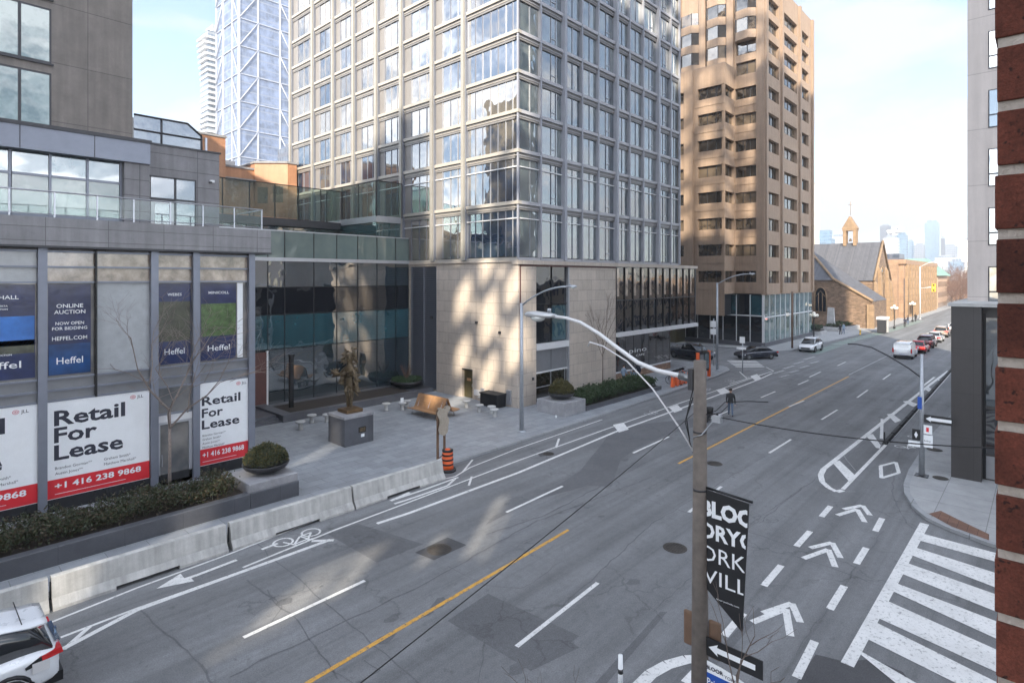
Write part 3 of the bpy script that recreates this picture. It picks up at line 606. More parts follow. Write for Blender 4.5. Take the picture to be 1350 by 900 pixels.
# upper terrace storey
F=FY(46)
k=MB(); k.box(12,26.85,46.05,60,11.6,13.4,'glass_green'); k.box(12,26.85,45.4,60,13.4,14.0,'dark_metal'); k.build('upper_storey',T)
k=MB()
for a in range(13,27,2): F.box(k,a+.03,min(a+1.97,26.8),14.05,16.7,.5,.52,'terrace_glass'); F.box(k,a-.03,a+.03,14,16.75,.45,.56,'black_metal')
F.box(k,12,26.85,16.7,16.76,.45,.56,'black_metal'); k.build('balustrade',T)
k=MB(); k.box(26.88,29.45,40.0,47.9,13.75,14.25,'alu'); k.box(26.95,29.45,40.1,47.9,11.45,13.75,'glass_green')
F3=FY(40.0); F3.box(k,26.93,29.4,14.28,17.05,-.02,0,'terrace_glass')
for a in (40.05,42.65,45.25): FX(26.9).box(k,-a-2.55,-a,14.28,17.05,-.02,0,'terrace_glass'); k.box(26.86,26.94,a-.03,a+.03,14.25,17.1,'black_metal')
for q in ((26.9,40.0),(29.4,40.0),(26.9,47.85)): k.box(q[0]-.04,q[0]+.04,q[1]-.04,q[1]+.04,14.2,17.1,'black_metal')
k.box(26.85,29.42,39.96,40.04,17.06,17.13,'black_metal'); k.box(26.86,26.94,40.04,47.9,17.06,17.13,'black_metal'); k.build('terrace_box',T)
# terrace in front of the pavilion (raised bed)
T=thing('raised_terrace','low dark granite terrace with planting strip in front of glass pavilion','terrace',(22,37,0))
k=MB(); k.box(16.7,27.2,35.0,35.5,.13,.58,'granite'); k.box(16.7,17.4,35.5,39.18,.13,.58,'granite'); k.box(17.4,27.2,38.4,39.18,.13,.5,'granite'); k.box(27.2,29.5,35.9,39.18,.13,.45,'granite'); k.build('ledge',T)
k=MB(); k.box(17.4,27.2,35.5,38.4,.13,.5,'soil'); k.build('planting_bed',T)
k=MB(); k.box(12.6,16.7,36.0,39.18,.13,.45,'granite'); k.box(12.6,16.7,35.6,36.0,.13,.34,'granite'); k.box(12.6,16.7,35.2,35.6,.13,.23,'granite'); k.build('step',T)
k=MB()
for z in (.75,1.2): k.tube([(18.5,39.6,z),(29,39.6,z)],.02,'rail_steel')
for x in range(19,30,2): k.tube([(x,39.6,.5),(x,39.6,1.2)],.02,'rail_steel')
k.box(17.5,29.3,39.9,40.1,.5,.7,'alu_white'); k.build('handrail',T)
k=MB(); x,y=18.3,37.2; k.box(x-.12,x+.12,y-.12,y+.12,.5,3.9,'black_metal'); k.box(x-.16,x+.16,y-.16,y+.16,3.9,4.05,'black_metal'); setp(k.build('light_column'),'square black light column standing in the planting bed','light column')
# ================================================================== GLASS TOWER
T=thing('glass_tower','tall glass tower with pale grid frame on a limestone podium','tower',(40,40,0))
XL,YS,XR,YB=29.6,26.9,53.5,60.
LV=[10.5,14.4,18.0,20.75,23.5,26.25,29.0,31.75,34.5,37.25,40.0,42.75,45.5]
k=MB(); k.box(XL+.25,XR-.2,YS+.25,YB,10.4,46.2,'spandrel'); k.box(XR-.2,XR,YS,YB,10.4,46.2,'spandrel'); k.build('core',T)
FL=FX(XL); FR=FY(YS)
for i in range(len(LV)):
    k=MB(); z=LV[i]
    if i>0:
        FL.box(k,-YB,-YS+.12,z-.08,z+.16,-.25,.12,'band_warm_lit'); FL.box(k,-YB,-YS,z-.46,z-.08,-.25,.0,'spandrel'); FL.box(k,-YB,-YS,z-.30,z-.25,-.25,.04,'band_warm_lit')
        FR.box(k,XL+.01,XR,z-.08,z+.16,-.25,.119,'band_cool_shade'); FR.box(k,XL,XR,z-.46,z-.08,-.25,.003,'spandrel'); FR.box(k,XL+.01,XR,z-.30,z-.25,-.25,.043,'band_cool_shade')
    else:
        FL.box(k,-YB,-YS,10.42,10.62,-.25,.08,'band_warm_lit'); FR.box(k,XL+.01,XR,10.43,10.62,-.25,.08,'band_cool_shade')
    k.build('floor_band',T)
YP=[60,55.2,51.2,47.5,43.8,40.1,36.0,32.3]
for i,y in enumerate(YP):
    k=MB(); w=.24; FL.box(k,-y-w/2-.06,-y+w/2,10.5,46.2,-.25,.30,'pier_warm_lit'); FL.box(k,-y+w/2,-y+w/2+.1,10.5,46.2,-.25,.14,'alu_blue'); k.build('pier',T)
XP=[(34.7,.26),(41.9,.26),(49.1,.26),(31.95,.13),(37.0,.13),(39.25,.13),(44.05,.13),(46.4,.13),(51.6,.13),(53.4,.16)]
for x,w in XP:
    k=MB(); FR.box(k,x-w/2,x+w/2,10.5,46.2,-.25,.17 if w<.2 else .3,'pier_cool_shade'); k.build('pier',T)
k=MB(); k.box(XL-.07,XL+.05,YS-.07,YS+.05,10.5,46.2,'pier_cool_shade'); k.build('corner_post',T)
wins=[]
def twin(fr,u0,u1,z0,z1,left,low):
    k=MB(); g='glass_tower_left' if left else 'glass_tower_right'; fm='alu' if left else 'alu'
    w=u1-u0; z1_=z1
    if low: fr.box(k,u0,u1,z1-.62,z1-.55,-.2,.02,'alu_white')
    if left:
        if w>4.6: cuts=[.0,.16,.31,.47,.62,.77,.9,1.]
        else: cuts=[.24,.52,.78,.90,1.]; fr.box(k,u0,u0+.24*w,z0,z1,-.2,-.07,'solid_panel')
    else:
        if w>2.3: cuts=[0,.5,.72,1.]
        else: cuts=[0,.55,1.]
    for a,b_ in zip(cuts[:-1],cuts[1:]):
        fr.box(k,u0+a*w+.03,u0+b_*w-.03,z0+.03,z1-.03,-.2,-.1,g)
        fr.box(k,u0+a*w-.022,u0+a*w+.022,z0,z1,-.2,-.05,fm if random.random()>.5 else 'alu_blue')
    if not left and w>2.3: fr.box(k,u0+.5*w,u0+.72*w,z0+.5,z0+.56,-.2,-.05,fm)
    return k
rest=MB()
cand=[]
YE=[60]+YP[1:]+[YS]
for i in range(len(LV)-1):
    for j in range(len(YE)-1):
        u0=-YE[j]+.22; u1=-YE[j+1]-.18 if j<len(YE)-2 else -YE[j+1]-.05
        cand.append((i,j,FL,u0,u1,True))
XE=[29.75,31.95,34.7,37.0,39.25,41.9,44.05,46.4,49.1,51.6,53.4]
for i in range(len(LV)-1):
    for j in range(len(XE)-1): cand.append((i,j,FR,XE[j]+.08,XE[j+1]-.08,False))
def vis(c):
    i,j,fr,u0,u1,l=c; x,y,_=fr.p((u0+u1)/2,0); d=x*FW[0]+y*FW[1]; z=LV[i]
    top=366-760*(z-CAMH)/d
    return (top> -25, -d- (i*.4))
cs=sorted([c for c in cand if vis(c)[0]],key=lambda c:-(abs(c[4]-c[3]))/ (c[2].p(c[3],0)[0]*FW[0]+c[2].p(c[3],0)[1]*FW[1]) *1.0)
for n_,c in enumerate(cs):
    i,j,fr,u0,u1,l=c; kk=twin(fr,u0,u1,LV[i]+.16,LV[i+1]-.46,l,i<2)
    if n_<100: kk.build('window',T)
    else:
        off=len(rest.v); rest.v+=kk.v; 
        for f,m_,s_ in zip(kk.f,kk.m,kk.sm): rest.f.append(tuple(q+off for q in f)); rest.m.append(rest.mi(kk.mats[m_])); rest.sm.append(s_)
o=rest.build('windows',T); o['kind']='stuff'
# podium
k=MB()
FL.wall(k,-41.3,-YS,0,10.3,[(-39.1,-35.66,.2,10.1),(-32.66,-31.48,.13,2.3)],.3,'limestone')
FR.wall(k,XL,42.0,0,10.1,[(31.56,35.5,.13,10.07)],.3,'limestone','limestone')
k.box(42,53.2,27.9,60,0,.9,'granite'); k.box(XL+.3,57.2,27.2,60,4.3,10.3,'dark_metal'); k.box(XL+.3,53,28.2,60,0,4.3,'dark_metal'); k.box(41.98,42.0,26.9,28.3,0,10.1,'limestone'); k.build('podium_wall',T)
k=MB(); k.box(XL-.12,57.4,YS-.14,YS+.5,10.14,10.42,'limestone'); k.box(XL-.12,XL+.4,YS+.5,41.3,10.3,10.42,'limestone'); k.box(29.78,29.9,YS-.02,YS+.02,.2,10.1,'door_red'); k.box(29.78,42,YS-.02,YS+.02,10.0,10.14,'door_red'); k.build('cornice',T)
k=MB(); FL.box(k,-39.1,-35.66,.2,10.1,-.3,-.25,'alu_blue')
z=.3
while z<10: k.face([FL.p(-38.9,z,-.02),FL.p(-35.7,z,-.02),FL.p(-35.7,z+.1,-.2),FL.p(-38.9,z+.1,-.2)],'alu_blue'); z+=.155
for u in (-38.93,-37.3,-35.7): FL.box(k,u-.03,u+.03,.2,10.1,-.25,-.0,'alu_blue')
k.build('louvre',T)
k=MB(); FL.box(k,-32.6,-31.54,.15,2.25,-.3,-.2,'door_olive'); FL.box(k,-32.66,-31.48,2.25,2.33,-.25,.02,'dark_metal'); FL.box(k,-32.3,-31.85,1.4,1.6,-.2,-.19,'wood'); FL.box(k,-31.7,-31.66,1.0,1.2,-.2,-.12,'rail_steel'); k.build('door',T)
k=MB(); FR.box(k,31.6,35.46,4.45,10.05,-.3,-.2,'glass_black'); FR.box(k,33.5,33.56,4.45,10.05,-.2,-.14,'black_metal'); FR.box(k,35.36,35.5,.2,10.05,-.3,.0,'alu'); FR.box(k,31.6,35.46,7.2,7.26,-.2,-.14,'black_metal'); FR.box(k,33.6,35.3,4.5,7.1,-.2,-.19,'glass_teal')
FR.box(k,31.6,35.4,3.95,4.4,-.3,.03,'alu_white'); FR.box(k,31.6,35.4,2.35,3.95,-.3,-.2,'grey_panel'); FR.box(k,31.6,35.4,2.25,2.35,-.3,-.1,'alu_white'); FR.box(k,31.6,35.4,.2,2.25,-.3,-.2,'glass_brown')
for u in (33.4,35.1): FR.box(k,u,u+.05,.2,2.25,-.2,-.15,'alu')
FR.box(k,31.6,35.4,1.2,1.26,-.2,-.15,'alu'); FR.box(k,33.48,33.5,2.4,3.9,-.2,-.185,'dark_metal'); k.build('window',T)
FP=FY(26.9)
n=11; 
for i in range(n):
    a=42.05+i*(57.2-42.05)/n; b_=42.05+(i+1)*(57.2-42.05)/n
    k=MB(); FP.box(k,a+.02,b_-.02,7.3,10.1,-.25,-.05,'glass_bronze'); FP.box(k,a+.02,b_-.02,4.5,7.2,-.25,-.05,'glass_black')
    FP.box(k,a+.1,a+.55,7.6,10.0,-.05,-.045,'blind_warm_reflect')
    FP.box(k,a-.03,a+.03,4.5,10.1,-.2,.05,'black_metal'); k.build('window',T)
k=MB(); FP.box(k,42,57.3,4.15,4.5,-1.3,.25,'alu_white'); FP.box(k,42,57.2,7.2,7.3,-.2,.0,'dark_metal'); k.box(57.1,57.3,26.9,60,4.4,10.2,'dark_metal'); k.build('canopy',T)
FQ=FY(27.7)
for i in range(8):
    a=42.1+i*11/8; b_=a+11/8
    k=MB(); FQ.box(k,a+.02,b_-.02,.9,4.15,-.1,0,'glass_bronze'); FQ.box(k,b_-.02,b_+.02,.9,4.15,-.1,.02,'black_metal'); k.build('window',T)
k=MB(); FQ.box(k,42,53.25,.78,.92,-.5,.08,'alu_white'); FQ.box(k,42,53.2,.1,.78,-.3,0,'brown_brick'); k.box(53.1,53.25,27.7,60,0,.9,'brown_brick'); k.box(53.15,53.22,27.7,60,.9,4.2,'glass_bronze'); k.build('plinth',T)
k=MB(); text(k,FQ,'pino',45.4,2.35,.42,.03,'sign_white',.0,w=3.1); text(k,FQ,'CAFE',46.6,1.95,.2,.03,'sign_white',.0,w=1.5); k.build('lettering',T)
k=MB()
for q in ((-31.0,5.8),(-28.6,5.2),(-36.2,5.9)): FL.box(k,q[0]-.08,q[0]+.08,q[1],q[1]+.18,0,.14,'dark_metal')
FR.box(k,31.1,31.22,1.9,2.1,0,.1,'dark_metal'); k.build('wall_light',T)
k=MB(); FL.box(k,-31.2,-30.6,.5,.9,.0,.12,'alu_white'); FL.box(k,-30.5,-30.2,.6,1.1,.0,.12,'alu'); FL.box(k,-27.9,-27.5,.3,1.3,.0,.15,'alu'); k.build('meter_box',T)
k=MB(); k.box(XL-.02,XR,YS,YB,46.2,46.9,'band_cool_shade'); k.box(34,50,32,55,46.9,50,'far_grey'); k.build('roof',T)
# ================================================================== BROWN TOWER
T=thing('brown_tower','tan precast concrete office tower with zigzag bands of dark windows','tower',(88,36,0))
XA,YA=77.5,27.; ZR=49.4
FB=FY(YA); FA=FX(XA)
rows=[10.1,13.6,17.1,20.6,24.1,27.6,31.1,34.6]; up=[38.0,40.8,43.6,46.4]
colsR=[(78.4,83.1),(85.0,91.0),(92.8,96.6)]
holes=[(a,b_,z-1.65,z) for z in rows for a,b_ in colsR]+[(a,b_,z-1.75,z) for z in up for a,b_ in colsR]
k=MB(); FB.wall(k,XA,98.6,7.1,ZR,holes,.55,'precast'); k.box(XA+.56,98.6,YA+.56,50,7.0,ZR,'dark_metal'); k.box(98.58,98.62,YA,50,7,ZR,'precast')
k.box(XA,98.6,YA,50,ZR,ZR+.05,'roof_grey'); k.build('wall',T)
for x in (77.9,84.0,91.9,98.1):
    k=MB(); FB.box(k,x-.32,x+.32,7.1,ZR,0,.3,'precast_fin'); k.build('fin',T)
nwin=0
for h in holes:
    k=MB(); a,b_,z0,z1=h; FB.box(k,a,b_,z0,z1,-.5,-.42,'glass_brown'); n=4 if b_-a>4 else 3
    for q in range(1,n): FB.box(k,a+(b_-a)*q/n-.05,a+(b_-a)*q/n+.05,z0,z1,-.42,-.36,'dark_metal')
    k.build('window',T)
# back-facing side: zigzag bands
k=MB(); yA=45
# lower storeys: right part flush, left part projecting to x=74.2
XPj=74.2
FJ=FX(XPj)
hR=[(-30.85,-28.0,z-1.5,z) for z in rows]
FA.wall(k,-30.9,-YA,7.1,36.3,hR,.5,'precast')
hL=[(-34.6,-30.98,z-1.5,z) for z in rows]+[(-39.4,-36.6,z-1.5,z) for z in rows]
FJ.wall(k,-60,-30.9,4.2,37.4,hL,.5,'precast')
FK=FY(30.9)
FK.wall(k,XPj,XA,7.1,37.4,[(74.3,77.45,z-1.5,z) for z in rows],.5,'precast')
k.box(XPj+.52,XA+.6,31.42,60,4.2,37.3,'dark_metal'); k.box(XPj,XA+.1,30.9,60,37.38,37.42,'roof_grey'); k.box(XPj,77,30.9,60,7.05,7.1,'precast_fin')
k.box(XPj+.4,XA,38,60,0,4.2,'door_olive')
# upper storeys
hU=[]
FA.wall(k,-60,-YA,36.3,ZR,[(-30.7,-28.1,z-1.8,z) for z in up[:2]],.5,'precast')
k.build('bay_wall',T)
for z in rows:
    for fr,a,b_ in ((FA,-30.85,-28.0),(FJ,-34.6,-30.98),(FJ,-39.4,-36.6),(FK,74.3,77.45)):
        if fr is FJ and a<-36 and z>36: continue
        k=MB(); fr.box(k,a,b_,z-1.5,z,-.48,-.4,'glass_brown')
        for q in (1,2): fr.box(k,a+(b_-a)*q/3-.04,a+(b_-a)*q/3+.04,z-1.5,z,-.4,-.35,'dark_metal')
        k.build('window',T)
k=MB()
for z in rows:
    FA.box(k,-30.9,-28.0,z-2.5,z-2.35,0,.06,'precast_fin'); FJ.box(k,-35.2,-30.9,z-2.5,z-2.35,0,.06,'precast_fin')
FJ.box(k,-36.5,-35.2,7.1,37.4,0,.25,'precast_fin'); FA.box(k,-28.0,-27.0,7.1,ZR,0,.12,'precast_fin'); k.build('spandrel_band',T)
for z in up[:2]:
    k=MB(); FA.box(k,-30.7,-28.1,z-1.8,z,-.48,-.4,'glass_brown'); FA.box(k,-29.4,-29.3,z-1.8,z,-.4,-.33,'dark_metal'); k.build('window',T)
for yc in (29.4,33.4,37.2):
    for z in ([43.6,46.4,49.2] if yc<31 else [40.8,43.6,46.4,49.2] if yc<35 else [38.,40.8,43.6,46.4]):
        k=MB(); pf=[(XA,yc+1.45),(XA-.75,yc+1.05),(XA-.95,yc-.6),(XA-.3,yc-1.4),(XA,yc-1.4)]
        k.prism(pf,z-2.85,z-1.75,'precast'); k.prism([(XA+(x-XA)*.9,yc+(y-yc)*.96) for x,y in pf],z-1.75,z-.1,'glass_brown')
        for x,y in pf[1:4]: k.box(x*.995+XA*.005-.04,x*.995+XA*.005+.04,y-.04,y+.04,z-1.75,z-.1,'dark_metal')
        k.build('bay_window',T)
for yc in (31.4,35.3,39.):
    k=MB(); FA.box(k,-yc-.45,-yc+.45,36.3,ZR,0,.45,'precast_fin'); k.build('fin',T)
# ground floor glazing
k=MB(); k.box(XA+.3,98.3,YA+.3,45,.0,7.1,'dark_metal'); FB.box(k,XA,98.6,.13,.7,-.3,.1,'granite'); FA.box(k,-38,-YA,.13,.7,-.3,.1,'granite'); FB.box(k,XA-.1,98.6,6.95,7.1,-.4,.1,'precast_fin'); k.build('plinth',T)
for i in range(10):
    a=XA+i*2.11; k=MB(); FB.box(k,a+.04,a+2.07,.7,3.9,-.3,-.1,'glass_green'); FB.box(k,a+.04,a+2.07,4.05,6.9,-.3,-.1,'glass_green'); FB.box(k,a-.04,a+.04,.7,6.95,-.3,.0,'alu_white'); FB.box(k,a,a+2.11,3.9,4.05,-.3,-.02,'alu_white'); k.build('window',T)
for i in range(6):
    a=-38+i*1.83; k=MB(); FA.box(k,a+.03,a+1.8,.7,4.1,-.3,-.1,'glass_black'); FA.box(k,a+.03,a+1.8,4.25,6.9,-.3,-.1,'glass_teal' if i in(0,3,5) else 'glass_black'); FA.box(k,a-.04,a+.04,.7,6.95,-.3,.0,'alu_white'); FA.box(k,a,a+1.83,4.1,4.25,-.3,.02,'alu_white'); k.build('window',T)
# striped block behind it
T=thing('striped_block','cream and glass striped block just showing right of the tan tower','building',(150,46,0))
k=MB(); k.box(146,151.5,40,60,0,31,'far_strip'); k.build('wall',T); k=MB(); k.box(146,151.5,40,60,31,31.6,'concrete'); k.box(147,150,45,50,31.6,33.5,'concrete'); k.build('roof',T)
# ================================================================== CHURCH
T=thing('stone_church','brown rubble stone church with steep slate roof and gabled bellcote','church',(130,35,0))
k=MB()
x=119.
# side chapel wall with arched window opening drawn as real recess
k.face([(x,22.9,0),(x,22.9,4.9),(x,29,8.8),(x,60,8.8),(x,60,0)],'church_stone')
k.face([(x,22.9,0),(132,22.9,0),(132,22.9,4.9),(x,22.9,4.9)],'church_stone')
# nave
xa,xm,xb,ya=132.,139.7,147.4,25.
k.face([(xa,ya,0),(xb,ya,0),(xb,ya,8.8),(xm,ya,16.5),(xa,ya,8.8)],'church_stone'); k.face([(xa,ya,0),(xa,ya,8.8),(xa,70,8.8),(xa,70,0)],'church_stone'); k.face([(xb,ya,0),(xb,70,0),(xb,70,8.8),(xb,ya,8.8)],'church_stone'); k.build('wall',T)
k=MB()
k.face([(x-.3,29,8.75),(x-.3,60,8.75),(132,60,16.),(128.6,36,15.2)],'church_slate')
k.face([(x,22.8,4.95),(132,22.8,4.95),(132,34,13.),(128.6,36,15.2),(x,29,8.85)],'church_slate')
k.face([(xa-.4,ya-.3,8.6),(xm,ya-.3,16.6),(xm,70,16.6),(xa-.4,70,8.6)],'church_slate'); k.face([(xb+.4,ya-.3,8.6),(xb+.4,70,8.6),(xm,70,16.6),(xm,ya-.3,16.6)],'church_slate'); k.build('roof',T)
k=MB(); k.tube([(x-.1,22.7,5.0),(x-.1,29,8.95),(128.6,36.2,15.5)],.28,'church_trim',4); k.tube([(xa-.4,ya-.1,8.6),(xm,ya-.1,16.8),(xb+.4,ya-.1,8.6)],.25,'church_trim',4); k.build('coping',T)
k=MB(); k.box(x-.35,x+.4,22.5,23.6,0,4.4,'church_trim'); k.build('buttress',T)
for xx,h in ((xa+.2,8.),(136.,10.5),(143.2,10.5),(xb-.4,8.)):
    k=MB(); k.hexa([(xx-.4,ya-1.2,0),(xx+.4,ya-1.2,0),(xx+.4,ya,0),(xx-.4,ya,0),(xx-.4,ya-.5,h),(xx+.4,ya-.5,h),(xx+.4,ya,h+1),(xx-.4,ya,h+1)],'church_trim'); k.build('buttress',T)
def archwin(fr,uc,z0,w,h,T):
    k=MB(); pts=[(uc-w/2,z0),(uc+w/2,z0),(uc+w/2,z0+h*.6)]+[(uc+w/2*math.cos(t),z0+h*.6+h*.4*math.sin(t)**.8) for t in (.5,.9,1.25)]+[(uc,z0+h)]+[(uc-w/2*math.cos(t),z0+h*.6+h*.4*math.sin(t)**.8) for t in (1.25,.9,.5)]+[(uc-w/2,z0+h*.6)]
    k.face([fr.p(a,b_,.03) for a,b_ in pts],'glass_black'); k.tube([fr.p(a,b_,.05) for a,b_ in pts+[pts[0]]],.11,'church_trim',4)
    for q in (-.17,.17): k.tube([fr.p(uc+w*q,z0,.06),fr.p(uc+w*q,z0+h*.75,.06)],.06,'church_trim',4)
    k.tube([fr.p(uc-w*.4,z0+h*.62,.06),fr.p(uc,z0+h*.85,.06),fr.p(uc+w*.4,z0+h*.62,.06)],.05,'church_trim',4); k.build('window',T)
archwin(FX(119.),-31.2,2.8,2.0,4.6,T); archwin(FY(ya),139.7,4.5,3.2,7,T); archwin(FX(119.),-36.5,2.8,2.0,4.6,T)
# bellcote
k=MB(); bx,by=139.7,30.8
for s in (-1,1): k.box(bx-.9,bx+.9,by+s*.95-.3,by+s*.95+.3,16,19.2,'church_trim')
k.hexa([(bx-.95,by-1.35,19.2),(bx+.95,by-1.35,19.2),(bx+.95,by+1.35,19.2),(bx-.95,by+1.35,19.2),(bx-.95,by-1.35,19.7),(bx+.95,by-1.35,19.7),(bx+.95,by+1.35,19.7),(bx-.95,by+1.35,19.7)],'church_trim')
k.extr([(by-1.5,19.6),(by+1.5,19.6),(by,22.3)],bx-1.0,bx+1.0,'x','church_trim'); k.tube([(bx,by,22.5),(bx,by,25.5)],.05,'church_trim',4); k.tube([(bx,by-.4,24.8),(bx,by+.4,24.8)],.05,'church_trim',4)
k.build('bellcote',T)
k=MB(); k.lathe([(.35,0),(.22,.25),(.15,.5),(.03,.55)],(bx,by,17.0),'bronze_base',12); k.build('bell',T)
# church forecourt items
T=thing('stone_planter','low stone planter wall in front of the church','planter',(106,27,0))
k=MB(); k.box(99.5,103.2,26.1,28.5,.13,.7,'concrete_block'); k.build('wall',T); k=MB(); k.box(99.8,102.9,26.4,28.2,.7,.78,'soil'); k.build('soil',T)
T=thing('stone_planter','long curved planter bed beside the church wall','planter',(112,27,0))
k=MB(); k.prism([(108,25.6),(114.5,24.3),(117,24.3),(117,28),(108,29)],.13,.8,'concrete_block'); k.build('wall',T); k=MB(); k.prism([(109,26.2),(114.5,24.8),(116.6,24.8),(116.6,27.6),(109,28.6)],.8,.86,'soil'); k.build('soil',T)
T=thing('stone_monument','tall slim stone slab monument standing before the church wall','monument',(110,27.2,0)); k=MB(); k.hexa([(109.6,26.6,.8),(110.4,26.6,.8),(110.4,27.8,.8),(109.6,27.8,.8),(109.7,26.75,4.0),(110.3,26.75,4.0),(110.3,27.65,4.1),(109.7,27.65,4.1)],'concrete_block'); k.build('slab',T); k=MB(); k.box(109.4,110.6,26.4,28,.8,.95,'granite_light'); k.build('base',T)
# ================================================================== STREET FURNITURE ON THE LEFT
T=thing('granite_planter','long low granite planter wall along the retail front','planter',(3,23,0))
k=MB(); k.box(-12,9.6,22.9,23.25,.0,.72,'granite'); k.box(-12,9.6,25.2,25.5,.0,.72,'granite'); k.box(9.6,11.6,22.88,23.0,.0,.74,'granite'); k.build('wall',T,.02)
k=MB(); k.box(-12,9.6,23.25,25.2,.1,.62,'soil'); k.build('soil',T)
def leaves(mb,n,fn,size,mat,mat2=None):
    for _ in range(n):
        p=fn(); a=Vector((random.gauss(0,1),random.gauss(0,1),random.gauss(0,1))).normalized(); b_=a.cross(Vector((random.gauss(0,1),random.gauss(0,1),random.gauss(0,1)))).normalized()
        s=size*random.uniform(.6,1.4); p=Vector(p)
        mb.face([p-a*s,p+b_*s*.45,p+a*s,p-b_*s*.45],mat2 if (mat2 and random.random()<.35) else mat)
def hedge(x0,x1,y0,y1,z0,z1,n,label,mat,mat2,size=.05,origin=None):
    t=thing('hedge',label,'hedge',((x0+x1)/2,(y0+y1)/2,z0)); ph=random.random()*9
    def top(x,y): return z1+.10*math.sin(x*2.1+ph)+.07*math.sin(x*5.3+y*3)+.05*math.sin(y*7+x*9)
    k=MB(); leaves(k,n,lambda:(lambda x,y:(x,y,z0+(top(x,y)-z0)*random.random()**.4+random.gauss(0,.03)))(random.uniform(x0,x1)+random.gauss(0,.05),random.uniform(y0,y1)+random.gauss(0,.06)),size,mat,mat2); 
    for _ in range(int(n/60)):
        hx_,hy_=random.uniform(x0,x1),random.uniform(y0,y1); leaves(k,4,lambda:(hx_+random.gauss(0,.02),hy_+random.gauss(0,.02),top(hx_,hy_)+random.uniform(0,.16)),size,mat,mat2)
    k.build('foliage',t)
    k=MB()
    nx=int((x1-x0)/.35)
    for i in range(nx):
        x=x0+.15+i*.35; y=(y0+y1)/2+random.uniform(-.3,.3)
        for q in range(3): k.tube([(x,y,z0-.05),(x+random.uniform(-.2,.2),y+random.uniform(-.4,.4),z1-.1)],[.014,.005],'bark',3,False)
    k.build('stem',t); return t
hedge(-3,9.3,23.35,25.1,.6,1.22,26000,'dark clipped yew hedge in the granite planter below the lease posters','leaf_dark','leaf_brown',.05)
T=thing('stone_block','rough grey stone plinth block under the nearer shrub bowl','plinth',(10.6,24,0)); k=MB(); k.box(9.6,11.6,23.0,25.1,.13,1.05,'granite_light'); k.build('block',T,.03)
T=thing('stone_block','rough grey stone plinth block under the farther shrub bowl by the podium','plinth',(31,24,0)); k=MB(); k.box(29.85,32.1,22.95,25.4,.13,1.0,'granite_light'); k.build('block',T,.03)
def bowl(x,y,z,r,label,mat,mat2,hs=.62):
    t=thing('planter_bowl',label,'planter bowl',(x,y,z),'shrub bowls along the pavement')
    k=MB(); k.lathe([(r*.35,0),(r*.6,.06),(r*.9,.22),(r,.36),(r*1.0,.40),(r*.93,.40),(r*.88,.33),(.02,.31)],(x,y,z),'dark_metal',28); k.build('bowl',t)
    k=MB(); rr_=r*.93
    def fn():
        while 1:
            a=random.uniform(0,2*math.pi); q=random.random()**.5*rr_; h=random.random()**.35; zt=(hs*math.sqrt(max(0,1-(q/rr_)**2))+.12)*(1+.13*math.sin(a*3+x)+.09*math.sin(a*7+q*9)); q*=1+.05*math.sin(a*5+y)
            return (x+q*math.cos(a)+random.gauss(0,.02),y+q*math.sin(a)+random.gauss(0,.02),z+.38+zt*h+random.gauss(0,.025))
    leaves(k,9000,fn,.04,mat,mat2)
    for _ in range(130):
        p=Vector(fn()); p.z=max(p.z,z+.7); d=(p-Vector((x,y,z+.3))).normalized(); leaves(k,3,lambda:tuple(p+d*random.uniform(0,.11)),.035,mat,mat2)
    k.build('foliage',t); 
    k=MB()
    for q in range(14):
        a=random.uniform(0,6.28); k.tube([(x,y,z+.3),(x+r*.5*math.cos(a),y+r*.5*math.sin(a),z+.3+hs*.8)],[.02,.006],'bark',3,False)
    k.build('stem',t); return t
bowl(10.75,24.1,1.05,.93,'rounded dark green shrub in a bowl on the nearer stone block','leaf_dark','leaf_olive')
bowl(31.0,24.2,1.0,.9,'rounded golden green shrub in a bowl on the farther stone block','leaf_olive','leaf_dark',.75)
T=thing('planter_bowl','wide dark bowl of low green plants and pink stems beside the louvre','planter bowl',(28.1,37.6,.4))
k=MB(); k.lathe([(.6,0),(1.1,.25),(1.3,.55),(1.2,.55),(.02,.5)],(28.1,37.6,.45),'dark_metal',28); k.build('bowl',T)
k=MB(); leaves(k,3500,lambda:(lambda a,q:(28.1+q*math.cos(a),37.6+q*math.sin(a),.98+random.random()*.25))(random.uniform(0,6.3),random.random()**.5*1.2),.06,'leaf_green','leaf_green'); k.build('foliage',T)
k=MB()
for q in range(40): a=random.uniform(0,6.3); k.tube([(28.1,37.6,1.0),(28.1+.5*math.cos(a),37.6+.5*math.sin(a),1.9+random.random()*.4)],[.012,.006],'twig',3,False)
k.build('stem',T)
T=thing('granite_planter','low curb planter along the podium beside the street','planter',(37,24,0)); k=MB(); k.box(32.2,42.4,22.95,23.15,.13,.42,'granite'); k.box(32.2,42.4,25.0,25.2,.13,.42,'granite'); k.box(42.4,42.6,22.95,25.2,.13,.42,'granite'); k.build('wall',T); k=MB(); k.box(32.2,42.4,23.15,25,.13,.38,'soil'); k.build('soil',T)
hedge(32.4,42.3,23.2,24.95,.38,1.15,20000,'loose dark green laurel hedge beside the podium planter','leaf_green','leaf_dark',.075)
